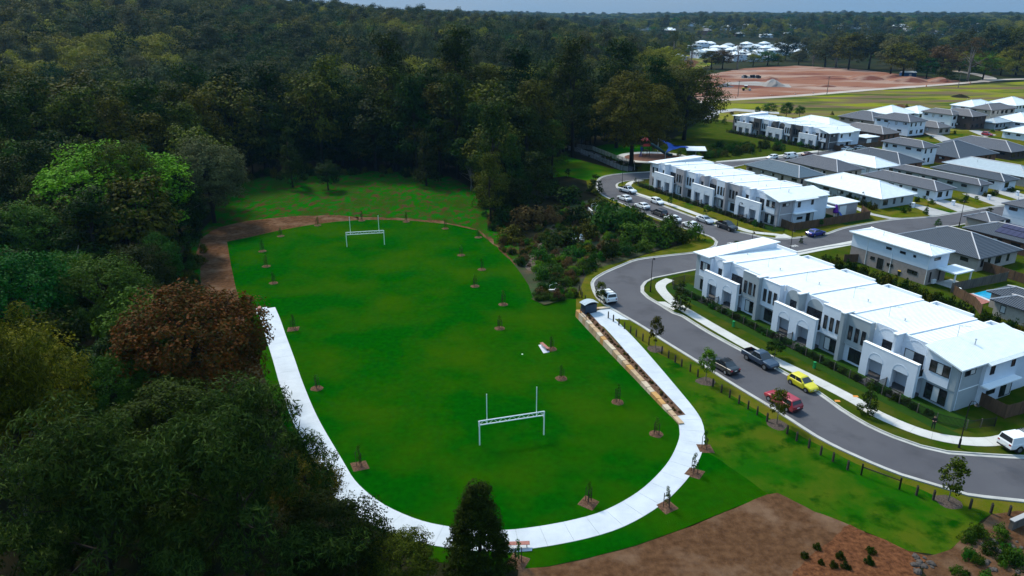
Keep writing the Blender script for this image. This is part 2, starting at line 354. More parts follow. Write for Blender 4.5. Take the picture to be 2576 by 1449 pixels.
def crown_clumps(kind, Hh, Rc, n, r, seed):
    q = random.Random(seed); out = []; tips = []
    if kind == 'dome':
        zc = Hh * .57; rv = Hh * .42
        for i in range(n):
            while True:
                d = Vector((q.gauss(0, 1), q.gauss(0, 1), q.gauss(.25, 1))).normalized()
                if d.z > -.8: break
            k = q.uniform(.62, 1.0) * (1 + .22 * noise.noise(d * 1.7 + Vector((seed, 0, 0))))
            out.append((Vector((d.x * Rc * k, d.y * Rc * k, zc + d.z * rv * k)), q.uniform(*r), Vector((0, 0, zc - rv * .3))))
    elif kind == 'gum':
        subs = []
        for i in range(9):
            a = 2.4 * i + q.uniform(-.4, .4); h = Hh * (.36 + .58 * i / 8) + q.uniform(-1, 1); e = Rc * (.85 - .75 * max(0, (h / Hh - .7)) / .3) * q.uniform(.45, .95)
            subs.append((Vector((e * math.cos(a), e * math.sin(a), h)), Rc * q.uniform(.42, .58)))
        subs.append((Vector((0, 0, Hh * .93)), Rc * .42)); subs.append((Vector((0, 0, Hh * .78)), Rc * .5))
        for i in range(n):
            c, R0 = q.choice(subs); d = Vector((q.gauss(0, 1), q.gauss(0, 1), q.gauss(.3, 1))).normalized(); out.append((c + Vector((d.x * R0, d.y * R0, d.z * R0 * .75)) * q.uniform(.5, 1), q.uniform(*r), c))
        tips = [s[0] for s in subs]
    elif kind == 'cone':
        for i in range(n):
            z = Hh * (.12 + .85 * (1 - math.sqrt(q.random()))); rr = Rc * (1 - ((z / Hh - .12) / .88)) ** .9 * q.uniform(.6, 1); a = q.uniform(0, 6.283)
            out.append((Vector((rr * math.cos(a), rr * math.sin(a), z)), q.uniform(*r), Vector((0, 0, z - 1))))
    elif kind == 'shrub':
        for i in range(n):
            d = Vector((q.gauss(0, 1), q.gauss(0, 1), abs(q.gauss(.2, 1)))).normalized() * q.uniform(.45, 1)
            out.append((Vector((d.x * Rc, d.y * Rc, max(.1 * Hh, d.z * Hh * .9))), q.uniform(*r), Vector((0, 0, 0))))
    if not tips: tips = [c[0] for c in out[:9]]
    return out, tips
def trunk_mesh(name, Hh, tips, r0, m, seed, fork=.4, multi=1, nl=9):
    q = random.Random(seed); b = MB()
    for k in range(multi):
        ox, oy = (q.uniform(-.5, .5), q.uniform(-.5, .5)) if multi > 1 else (0, 0)
        f = Vector((q.uniform(-.6, .6) + ox, q.uniform(-.6, .6) + oy, Hh * fork)); topp = Vector((q.uniform(-.4, .4) + ox, q.uniform(-.4, .4) + oy, Hh * .82))
        b.tube([(ox, oy, -.4), (ox + f.x * .3, oy + f.y * .3, Hh * fork * .5), f, (f + topp) / 2 + Vector((q.uniform(-.4, .4), q.uniform(-.4, .4), 0)), topp], [r0 * 1.25, r0, r0 * .8, r0 * .5, r0 * .15], 7)
        for t in tips[:nl]:
            s = f.lerp(topp, q.uniform(0, .55)); t = Vector(t); mid = s.lerp(t, .5) + Vector((q.uniform(-.5, .5), q.uniform(-.5, .5), q.uniform(-.2, .8)))
            b.tube([s, mid, t], [r0 * .38, r0 * .22, r0 * .07], 5, cap=False)
    return b.mesh(name, m, True)
TREE = {}
def tree_kind(key, shape, Hh, Rc, n, r, n_per, ls, aspect, leaf, bark, r0, seed, droop=0., fork=.4, multi=1, nl=9, rnd=.45, up=.35):
    cl, tips = crown_clumps(shape, Hh, Rc, n, r, seed)
    TREE[key] = (leaf_cloud('crown_' + key, cl, n_per, ls, aspect, LEAF[leaf], seed, droop, rnd=rnd, up=up), trunk_mesh('trunk_' + key, Hh, tips, r0, M[bark], seed, fork, multi, nl), Hh, Rc)
# middle distance kinds
for i in range(3): tree_kind('dome%d' % i, 'dome', 16, 6.2, 80, (1.1, 2.1), 60, .62, .62, 'dark', 'bark', .32, 11 + i)
for i in range(3): tree_kind('gum%d' % i, 'gum', 28, 7.0, 92, (1.5, 2.7), 64, .66, .5, 'olive', 'bark', .42, 31 + i, .25, fork=.45)
tree_kind('airy', 'gum', 22, 8.5, 60, (.9, 1.7), 44, .55, .45, 'grey', 'palebark', .42, 44, .3, fork=.3, multi=2)
tree_kind('cone', 'cone', 10, 2.6, 80, (.45, .9), 46, .34, .5, 'mid', 'bark', .16, 51)
# near kinds with small leaves
tree_kind('near_gum', 'gum', 19, 8.6, 190, (.8, 1.6), 190, .55, .17, 'gum', 'bark', .3, 61, .45, fork=.35, rnd=.8)
tree_kind('near_gum2', 'gum', 16, 7.5, 170, (.8, 1.6), 180, .52, .17, 'gum', 'bark', .3, 66, .45, fork=.35, rnd=.8)
tree_kind('near_dome', 'dome', 14, 6.3, 220, (.7, 1.4), 120, .30, .6, 'dark', 'bark', .3, 71)
tree_kind('near_dome2', 'dome', 13, 6.0, 200, (.7, 1.5), 120, .30, .55, 'mid', 'bark', .3, 72)
tree_kind('near_cone', 'cone', 10, 2.9, 260, (.35, .7), 130, .22, .42, 'dark', 'bark', .16, 73, .2)
tree_kind('street', 'dome', 4.6, 1.25, 46, (.28, .5), 34, .24, .62, 'olive', 'palebark', .055, 81, .2, fork=.5)
tree_kind('street1', 'cone', 5.2, 1.25, 46, (.3, .5), 34, .24, .62, 'olive', 'palebark', .055, 83, .2, fork=.5)
def shrub_kind(key, Hh, Rc, n, r, n_per, ls, aspect, leaf, seed, droop=0., up=.35):
    cl, _ = crown_clumps('shrub', Hh, Rc, n, r, seed)
    TREE[key] = (leaf_cloud('foliage_' + key, cl, n_per, ls, aspect, LEAF[leaf], seed, droop, zmin=.02, up=up), None, Hh, Rc)
for i in range(3): shrub_kind('shrub%d' % i, 1.0, 1.0, 26, (.22, .38), 44, .16, .5, 'shrub', 91 + i)
shrub_kind('tuft', 1.0, .8, 22, (.16, .3), 30, .55, .10, 'lime', 97, -.75, .1)
def set_mat(o, m):
    o.material_slots[0].link = 'OBJECT'; o.material_slots[0].material = m
def place_tree(key, x, y, z, height, width=None, leaf=None, bark=None, name='tree', label='', cat='tree', group=None, rz=None, parts=True):
    cm, tm, Hh, Rc = TREE[key]; s = height / Hh; sx = (width / 2 / Rc) if width else s
    T = thing(name, label, cat, (x, y, z), random.uniform(0, 6.28) if rz is None else rz, group)
    T.scale = (sx, sx, s); o = obj('foliage' if tm is None else 'crown', cm, T)
    if leaf: set_mat(o, LEAF[leaf])
    if tm: 
        k = obj('trunk', tm, T)
        if bark: set_mat(k, M[bark])
    return T
# ================================================================== THE SETTING: terrain, lawns, roads
def terrain():
    b = MB(); rs = [8, 20, 35, 55, 80, 110, 150, 200, 260, 330, 410, 500, 600, 720, 860, 1020, 1200, 1450, 1750, 2100, 2600, 3200, 4000, 5200]
    n = 120; b.v.append((0, 0, -.6))
    for r in rs:
        for k in range(n):
            a = 2 * math.pi * k / n; x, y = r * math.sin(a), r * math.cos(a)
            b.v.append((x, y, hill(x, y) - (1.3 if r < 120 else .12)))
    for k in range(n): b.f.append((0, 1 + (k + 1) % n, 1 + k))
    for i in range(len(rs) - 1):
        for k in range(n):
            a = 1 + i * n; c = a + n; b.f.append((a + k, a + (k + 1) % n, c + (k + 1) % n, c + k))
    b.m = [0] * len(b.f); b.build('ground', M['farground'], kind='structure', smooth=True)
terrain()
# forest floor under the bush on the left and behind the field
FOREST = [(-260, 20), (-30, 20), (-9, 34), (-9, 50)] + [tuple(p) for p in G([(1040, 1392), (930, 1320), (800, 1200), (720, 1060), (660, 930), (612, 850), (560, 800), (500, 740), (478, 660), (488, 600), (520, 555), (545, 500), (585, 452), (700, 438), (850, 430), (1000, 436), (1120, 446), (1200, 480), (1240, 545), (1290, 560), (1350, 480), (1385, 440), (1375, 400), (1430, 378), (1500, 362), (1600, 352), (1700, 330), (1765, 300)])] + [(120, 420), (95, 620), (120, 900), (60, 1500), (-1200, 1500), (-1100, 400)]
base = [(-230, 5), (60, 5), (95, 60), (150, 120), (260, 200), (330, 330), (240, 340), (100, 335), (60, 270), (-60, 270), (-160, 220), (-230, 120)]
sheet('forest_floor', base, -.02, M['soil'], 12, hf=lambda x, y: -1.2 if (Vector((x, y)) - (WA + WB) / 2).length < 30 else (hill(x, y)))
# playing field: one lawn that falls to the foot of the sandstone wall
wallside = [WA + WD * (WL * k / 24) for k in range(25)]
lawn_top = [(571, 608), (616, 599), (706, 579), (779, 566), (846, 557.6), (912.6, 553), (979, 553), (1046, 556), (1129, 564), (1196, 579), (1236, 611), (1262.6, 636), (1288, 659), (1312, 690), (1330, 718), (1340, 748), (1368, 764), (1400, 757), (1431, 751), (1449, 752)]
lawn_bot = [(1700, 1052), (1730, 1060), (1740, 1110), (1800, 1150), (1880, 1205), (1933.7, 1244), (1850, 1276), (1783.7, 1302.7), (1717, 1330), (1599, 1371.6), (1488, 1401), (1377, 1425), (1306.8, 1431), (1230, 1437), (1060, 1405), (900, 1300), (790, 1200), (720, 1080), (670, 960), (640, 870), (616.7, 809.7), (610, 783), (593, 723), (581.7, 669.7)]
sheet('field_lawn', G(lawn_top) + wallside + G(lawn_bot), 0, M['lawn'], 1.6, hf=dip)
# roads
k_field = G([Z6(2700, 905), Z6(2576, 890), Z6(2150, 840), Z6(1900, 765), Z6(1650, 690), Z6(1400, 590), Z6(1200, 500), Z6(1000, 395), Z6(800, 265), Z6(660, 175), (1845, 969), (1756.4, 912.5), (1662, 854), (1614.7, 822), (1550.8, 784.7), (1512, 760), (1495, 738), (1488.3, 712), (1500.9, 697), (1520, 686), (1562, 668), (1602.6, 653), (1677.6, 643), (1745, 635.6), (1777.6, 628), (1797.6, 618), (1801, 608), (1791, 598), (1772.6, 590.6), (1740, 581), (1700, 568), (1655, 551), (1610, 533), (1560, 511), (1520, 494), (1503, 478), (1500, 462), (1507.6, 449.3), (1527.6, 441.8), (1565, 436.8), (1602.6, 434.3), (1650, 431), (1720, 423), (1797, 409), (1927, 400), (2040, 385), (2100, 376)])
k_house = G([Z6(2700, 560), Z6(2576, 550), Z6(2450, 545), Z6(2200, 530), Z6(2000, 515), Z6(1800, 470), Z6(1600, 400), Z6(1400, 310), Z6(1200, 190), (2060, 988), (1960, 930), (1863.7, 880), (1781.4, 834.7), (1717, 795), (1695.3, 787.5), (1662, 766.6), (1631.4, 748.6), (1617.5, 734.7), (1617.5, 720.8), (1625.8, 709.7), (1645.3, 700), (1673, 694.4), (1735.6, 682), (1810, 668), (1880, 655), (1995, 638), (2077.6, 622), (2137.6, 614), (2300, 586), (2450, 560), (2640, 525)])
k_north = G([(2640, 502), (2549, 515), (2492, 521), (2394, 537), (2337, 545.5), (2241.9, 553), (2145, 569), (2107.6, 578), (2077.6, 588), (2022.6, 595.6), (1977.6, 600.6), (1927.6, 598), (1877.6, 587), (1847.6, 582), (1792.6, 564), (1750, 548), (1667.6, 517), (1632.6, 500.6), (1595, 488), (1560, 475.6), (1552.6, 469), (1555, 462), (1570, 456.9), (1595, 453.6), (1650, 448), (1740, 440), (1830, 424), (1890, 412), (1960, 408), (2060, 398), (2110, 390)])
kf, kh, kn = cr(k_field, 1.5), cr(k_house, 1.5), cr(k_north, 1.5)
sheet('road', kf + kn[::-1] + kh[::-1], .012, M['asphalt'])
# verges beside the kerbs
park_verge = G([Z6(2700, 1010), Z6(2461, 1000), (2493.7, 1292.7), (2467, 1309), (2417, 1359), (2367, 1396), (2283.7, 1386), (2173.7, 1334), (2050, 1286), (1955, 1239), (1933.7, 1244), (1880, 1204.5), (1800, 1149.5), (1740, 1109), (1730, 1059), (1705, 1045), (1640, 980), (1520, 835), (1477, 796), (1449, 779), (1449, 752), (1475, 690), (1510, 672), (1560, 660), (1640, 636), (1720, 615), (1740, 588), (1700, 572), (1610, 540), (1530, 505), (1480, 480), (1475, 455), (1425, 443), (1392, 446.7), (1358.7, 413), (1378.7, 396.7), (1425, 393), (1475, 406.7), (1525, 420), (1575, 431.7), (1602, 434)])
i0 = min(range(len(kf)), key=lambda i: (kf[i] - g(1602.6, 434.3).to_2d()).length)
sheet('park_verge', park_verge + kf[:i0][::-1], .004, M['verge'])
turf2 = G([(1955, 1239), (2050, 1286), (2173.7, 1334), (2283.7, 1386), (2367, 1396), (2417, 1359), (2467, 1309), (2493, 1292), (2385, 1262), (2267, 1214), (2150, 1165), (2020, 1100), (1935, 1050), (1850, 1000), (1760, 950), (1660, 890), (1590, 845), (1530, 805), (1516, 800), (1560, 850), (1640, 935), (1715, 1005), (1757, 1075), (1752, 1120), (1800, 1150), (1880, 1205), (1933, 1244)])
sheet('park_turf', ragged(turf2, .25, .8), .008, M['turf'])
house_verge = kh + G([(2640, 760), (2700, 1100)])
sheet('house_verge', house_verge, .004, M['hverge'])
north_verge = kn + G([(2160, 372), (2400, 330), (2700, 330), (2700, 470)])
sheet('north_verge', north_verge, .004, M['verge'])
sheet('garden_ground', G([(1602, 432), (1640, 380), (1700, 345), (1770, 300), (1800, 292), (1960, 300), (2160, 372), (2040, 384), (1927, 397), (1797, 407), (1720, 421)]), .003, M['hverge'])
# kerbs
def kerb(L, s):
    strip3d('kerb', L, 0, s * .18, 0, .13, M['kerb'], kind='structure'); strip3d('gutter', L, 0, -s * .42, 0, .03, M['kerb'], kind='structure')
kerb(kf, 1 if normals(kf)[5].dot(g(1600, 1000).to_2d() - kf[5]) > 0 else -1)
kerb(kh, 1 if normals(kh)[5].dot(g(2300, 900).to_2d() - kh[5]) > 0 else -1)
kerb(kn, 1 if normals(kn)[60].dot(g(1900, 500).to_2d() - kn[60]) > 0 else -1)
# concrete footpaths of slabs
def slab_path(name, inner, width, m, z=.04, L=2.4, gap=.02):
    I = cr(inner, .4); O = offset(I, width); root = obj(name, None, kind='structure')
    acc = 0; st = 0; cum = [0]
    for i in range(1, len(I)): cum.append(cum[-1] + ((I[i] + O[i]) / 2 - (I[i - 1] + O[i - 1]) / 2).length)
    nslab = int(cum[-1] / L) + 1; L = cum[-1] / nslab
    def at(P, s):
        j = min(max(int(np.searchsorted(cum, s)), 1), len(cum) - 1); t = (s - cum[j - 1]) / max(1e-6, cum[j] - cum[j - 1]); return P[j - 1].lerp(P[j], min(1, max(0, t)))
    for k in range(nslab):
        a, c = k * L + gap / 2, (k + 1) * L - gap / 2; mid = (a + c) / 2
        A = [at(I, a), at(I, mid), at(I, c)]; B = [at(O, c), at(O, mid), at(O, a)]
        poly = A + B
        if sum(poly[i].x * poly[(i + 1) % 6].y - poly[(i + 1) % 6].x * poly[i].y for i in range(6)) < 0: poly = poly[::-1]
        MB().prism(poly, -.03, z + .004 * random.random()).build('slab', m, root)
    return root
loop_in = [(692, 773), (705, 803), (720, 846), (740, 900), (763, 966), (800, 1052), (858.6, 1153), (895.6, 1212), (951, 1260), (1006.8, 1290), (1066, 1312), (1129, 1325), (1200, 1333), (1273.5, 1333.8), (1358.6, 1324), (1451, 1306), (1525, 1282.7), (1599, 1242), (1647.6, 1201), (1684.6, 1156.8), (1706.8, 1108.6), (1708.7, 1079), (1698, 1044.4), (1645.3, 973.6), (1567.5, 876.3), (1514.7, 818), (1480, 787)]
LI = G(loop_in); wpath = -2.75
if (offset(cr(LI, 2), wpath)[30] - g(1100, 1000).to_2d()).length < (LI[12] - g(1100, 1000).to_2d()).length: wpath = -wpath
slab_path('park_path', LI, wpath, M['path'])
def pad(name, pts, z, m): return sheet(name, G(pts), z, m)
pad('bench_pad', [(1264, 1370), (1339, 1363), (1338.5, 1386.5), (1264, 1392)], .036, M['path'])
pad('bench_pad', [(641.7, 777), (672, 772), (672, 790.5), (646.7, 791.5)], .03, M['path'])
pad('bench_pad', [(1354, 868), (1368, 866), (1383, 886), (1367, 889)], .02, M['path'])
pad('kiosk_apron', [(1470, 792), (1484, 782), (1500, 783), (1532, 772), (1560, 788), (1592, 806), (1560, 803), (1516, 800), (1518, 822)], .02, M['path'])
def rel_path(name, line, o, width, m):
    slab_path(name, offset(cr(line, 1.0), o), width, m, L=2.0)
# footpaths in front of the terraces, on the house side of the kerbs
def side(L, i, target): return 1 if normals(L)[i].dot(g(*target).to_2d() - L[i]) > 0 else -1
foot1 = G([(2600, 1070), (2533.7, 1088), (2483.7, 1100), (2417, 1099), (2350, 1088), (2283.7, 1066), (2210, 1033), (2167, 1006), (2050, 946), (1923.7, 885), (1817, 826), (1728.6, 774), (1698, 752), (1687, 741), (1675.8, 727), (1677, 716), (1696.7, 706)])
slab_path('footpath', foot1, side(foot1, 8, (1900, 900)) * 1.75, M['foot'], L=2.0)
foot2 = G([Z2(*p) for p in [(1975, 890), (1820, 852), (1580, 826), (1430, 783), (1260, 735), (1080, 668), (720, 538), (400, 436), (350, 395), (345, 355), (390, 330), (470, 318)]])
slab_path('footpath', foot2, side(foot2, 5, (1700, 560)) * 1.6, M['foot'], L=2.0)
foot3 = G([(1800, 406), (1850, 402), (1927, 394), (2000, 385), (2060, 378)])
slab_path('footpath', foot3, side(foot3, 2, (1930, 420)) * 1.8, M['foot'], L=2.5)
pad('crossing_ramp', [ZA(*p) for p in [(1000, 318), (1105, 375), (1075, 395), (925, 318)]], .02, M['foot'])
pad('crossing_ramp', [Z2(*p) for p in [(1790, 880), (1880, 850), (1975, 890), (1900, 900), (1800, 897)]], .02, M['foot'])
# side street footpath and driveways
slab_path('footpath', G([(1985, 647), (2060, 632), (2130, 619), (2165, 612)]), 2.0, M['foot'], L=2.5)
for d in ([Z3(*p) for p in [(860, 1240), (1010, 1300), (1240, 1350), (1420, 1340), (1250, 1330), (1060, 1290), (900, 1225)]],
          [Z3(*p) for p in [(1400, 1190), (1500, 1195), (1850, 1288), (1640, 1325), (1580, 1270), (1440, 1215)]],
          [Z3(*p) for p in [(1590, 1150), (1750, 1145), (2120, 1245), (1920, 1275)]],
          [Z3(*p) for p in [(1950, 1090), (2150, 1085), (2500, 1175), (2300, 1215)]],
          [Z3(*p) for p in [(2250, 1065), (2420, 1050), (2650, 1120), (2560, 1165)]],
          [Z3(*p) for p in [(1580, 480), (1700, 480), (1880, 560), (1750, 570)]],
          [Z3(*p) for p in [(2020, 455), (2110, 450), (2300, 500), (2180, 520)]]):
    pad('driveway', d, .016, M['drive'])
# painted give-way marks
MK = mat('road_paint', (.6, .6, .58), .7)
for (x, y) in [(1325, 943), (1352, 943), (1379, 946), (1406, 950), (1960, 975), (1982, 972), (2004, 969)]:
    p = g(*Z2(x, y)); b = MB(); q = DV.to_3d() if x < 1500 else DU.to_3d(); q2 = Vector((-q.y, q.x, 0)); c = [p + q * a * .5 + q2 * e * .12 for a, e in ((-1, -1), (1, -1), (1, 1), (-1, 1))]
    b.add([(k.x, k.y, .017) for k in c], [(0, 1, 2, 3)]); b.build('road_marking', MK, kind='structure')
for (x, y) in [(1305, 95), (1168, 130)]:
    p = g(*Z6(x, y)); b = MB(); b.add([(p.x - .35, p.y - .2, .05), (p.x + .3, p.y - .25, .05), (p.x + .35, p.y + .2, .05), (p.x - .25, p.y + .25, .05)], [(0, 1, 2, 3)]); b.build('survey_mark', mat('orange_paint', (.55, .22, .04)), kind='structure')
# bare earth round the field
track = [(902, 545), (830, 541), (729, 544), (629, 554), (546, 572.6), (506, 599), (492.6, 636), (502.6, 669), (506, 712), (520, 760), (560, 800), (617, 822), (612, 783), (595, 723), (583, 669), (573, 608), (616, 600), (706, 580), (779, 567), (846, 558.5), (905, 554.5)]
sheet('dirt_track', ragged(G(track), .5), -.004, M['dirt'])
sheet('dirt_edge', ragged(G([(890, 546), (960, 547), (1040, 550), (1110, 556), (1180, 571), (1230, 596), (1262, 628), (1300, 668), (1290, 664), (1262, 637), (1236, 612), (1196, 580), (1129, 565), (1046, 557), (979, 554), (905, 554)]), .9, .8), -.004, M['dirt'])
meadow = [(500, 700), (470, 660), (480, 610), (530, 555), (550, 500), (590, 455), (700, 440), (850, 428), (1000, 432), (1130, 444), (1200, 480), (1245, 540), (1300, 600), (1320, 690), (1296, 672), (1262, 640), (1230, 615), (1190, 585), (1120, 568), (1000, 557), (850, 562), (700, 590), (590, 620), (600, 830), (560, 820)]
sheet('rough_meadow', G(meadow), -.010, M['meadow'])
sheet('dirt_yard', ragged(G([(1933, 1243), (1955, 1238), (2050, 1286), (2173, 1334), (2180, 1345), (2100, 1420), (2020, 1480), (1900, 1530), (1500, 1560), (1290, 1500), (1306, 1433), (1377, 1427), (1488, 1403), (1599, 1373), (1717, 1332), (1783, 1304), (1850, 1278)]), .12, .6), .004, M['dirt'])
sheet('mulched_yard', ragged(G([(2140, 1318), (2173, 1334), (2283, 1386), (2330, 1400), (2310, 1440), (2350, 1520), (2150, 1560), (2000, 1520), (1990, 1440), (2060, 1380)]), .5, .8), .010, M['mulch_ground'])
sheet('rocky_bank', ragged(G([(2493, 1292), (2560, 1285), (2700, 1300), (2760, 1500), (2400, 1520), (2320, 1440), (2330, 1400), (2380, 1385), (2430, 1350)]), .4, .8), .0125, M['dirt'])
sheet('creek_bed', ragged(G([(1275, 660), (1330, 632), (1390, 552), (1430, 515), (1500, 497), (1540, 512), (1640, 558), (1720, 588), (1700, 614), (1560, 658), (1500, 684), (1468, 710), (1452, 748), (1431, 752), (1400, 759), (1368, 767), (1338, 752), (1322, 720), (1300, 692)]), .4), -.006, mat('creek_soil', (.020, .026, .006), .95, (.070, .040, .020), .25, 8, .48, .68, .8, 2, c3=(.012, .045, .005), s3=.12))
sheet('dry_creek', ragged(cr(G([(1322, 672), (1342, 640), (1370, 592), (1394, 562), (1398, 566), (1376, 600), (1354, 645), (1340, 682)]), 1, True), .35, .6), .008, mat('creek_gravel', (.12, .085, .065), .95, (.06, .042, .032), 1.5, 8, bump=.8, bscale=4))
sheet('upper_lawn', G([(1362, 412), (1380, 397), (1425, 393), (1475, 406.7), (1525, 421), (1575, 432), (1598, 433.5), (1565, 436), (1527, 441), (1507, 448.5), (1475, 454), (1425, 443), (1392, 446)]), .009, M['ulawn'])
sheet('play_lawn', G([(1488, 371), (1525, 363), (1592, 362), (1640, 368), (1640, 385), (1590, 398), (1552, 404), (1512, 388)]), .006, M['lawn'])
# beyond the houses: paddock, gravel road, earthworks
sheet('paddock', G([(1770, 262), (1830, 252), (2000, 243), (2330, 219), (2620, 203), (2700, 240), (2700, 300), (2500, 330), (2200, 330), (1960, 330), (1800, 300)]), .004, mat('paddock_grass', (.17, .19, .005), .95, (.12, .085, .048), .045, 10, .40, .56, c3=(.045, .075, .007), s3=.03, lo3=.5, hi3=.6, stretch=(.5, 1.5, 1), spec=.02))
sheet('earthworks', ragged(G([(1700, 205), (1780, 188), (1870, 172), (2000, 165), (2130, 171), (2250, 185), (2380, 199), (2420, 205), (2330, 218), (2200, 227), (2000, 240), (1830, 250), (1760, 255)]), 2.5, 6), .006, mat('red_earth', (.22, .100, .064), .95, (.31, .22, .175), .03, 10, .46, .62, c3=(.13, .05, .036), s3=.035, lo3=.54, hi3=.62, stretch=(.5, 1.1, 1, R(12)), spec=.02))
sheet('gravel_pad', ragged(G([(1815, 212), (1880, 214), (1990, 220), (1985, 213), (1900, 205), (1830, 207)]), 2, 5), .02, mat('crushed_rock', (.27, .26, .25), .95, (.22, .19, .17), .05, 6))
GR = cr(G([(1700, 262), (1790, 254), (2000, 241), (2200, 225), (2330, 216), (2420, 209), (2480, 204), (2530, 200), (2600, 198)]), 8)
ribbon('gravel_road', offset(GR, -3.5), offset(GR, 3.5), .03, mat('pale_gravel', (.40, .35, .31), .95, (.31, .26, .22), .05, 6))
RR = cr(G([(2470, 206), (2490, 196), (2440, 184), (2400, 178)]), 8)
ribbon('gravel_road', offset(RR, -4), offset(RR, 4), .034, bpy.data.materials['pale_gravel'])
far_road = cr(G([(1620, 137), (1700, 142), (1780, 146)]), 10); ribbon('gravel_road', offset(far_road, -4), offset(far_road, 4), .05, bpy.data.materials['pale_gravel'])
sheet('clearing', G([(1590, 150), (1640, 132), (1790, 143), (1800, 160), (1760, 172), (1690, 178), (1640, 178)]), .02, bpy.data.materials['paddock_grass'])
sheet('clearing_dirt', ragged(G([(1615, 148), (1680, 140), (1760, 155), (1740, 172), (1660, 176)]), 4, 8), .04, M['dirt'])
sheet('gravel_lane', G([(1768, 300), (1800, 277), (1850, 273), (1960, 282), (1960, 287), (1850, 279), (1812, 284), (1790, 300)]), .01, M['drive'])
# ================================================================== BUILDINGS
def window(parent, x, y, z, w_, h_, facing, panes=2, blind=(), sill=False):
    # facing: 'u-' the wall looks along -y of the building, 'u+' along +x; frame proud of the wall, panes inside it
    f = MB(); t = .06; d = .07
    def bx(b, a0, a1, c0, c1, d0, d1):
        if facing == 'v': b.box(x + a0, x + a1, y - d1, y - d0, z + c0, z + c1)
        else: b.box(x + d0, x + d1, y + a0, y + a1, z + c0, z + c1)
    bx(f, 0, w_, 0, t, -.05, d); bx(f, 0, w_, h_ - t, h_, -.05, d); bx(f, 0, t, t, h_ - t, -.05, d); bx(f, w_ - t, w_, t, h_ - t, -.05, d)
    pw = (w_ - 2 * t) / panes
    for k in range(1, panes): bx(f, t + pw * k - .025, t + pw * k + .025, t, h_ - t, -.05, d - .01)
    o = f.build('window', M['frame'], parent)
    for k in range(panes):
        p = MB(); bx(p, t + pw * k, t + pw * (k + 1), t, h_ - t, -.03, .02); p.build('pane', M['blind'] if k in blind else M['glass'], o)
    return o
def lbox(parent, name, a, m): return MB().box(*a).build(name, m, parent)
def arc(b, cx, y0, y1, cz, r, wd, a0=0, a1=math.pi, n=14):
    for k in range(n):
        p, q = a0 + (a1 - a0) * k / n, a0 + (a1 - a0) * (k + 1) / n
        P = [(cx + rr * math.cos(t), yy, cz + rr * math.sin(t)) for yy in (y0, y1) for (rr, t) in ((r, p), (r + wd, p), (r + wd, q), (r, q))]
        b.add(P, [(0, 1, 2, 3), (7, 6, 5, 4), (1, 0, 4, 5), (2, 1, 5, 6), (3, 2, 6, 7), (0, 3, 7, 4)])
    return b
def disc(b, cx, y, cz, r, n=14):
    P = [(cx + r * math.cos(math.pi * k / n), y, cz + r * math.sin(math.pi * k / n)) for k in range(n + 1)]
    b.add(P + [(p[0], y + .3, p[2]) for p in P], [tuple(range(n, -1, -1))] + [(k, k + 1, n + 2 + k, n + 1 + k) for k in range(n)]); return b
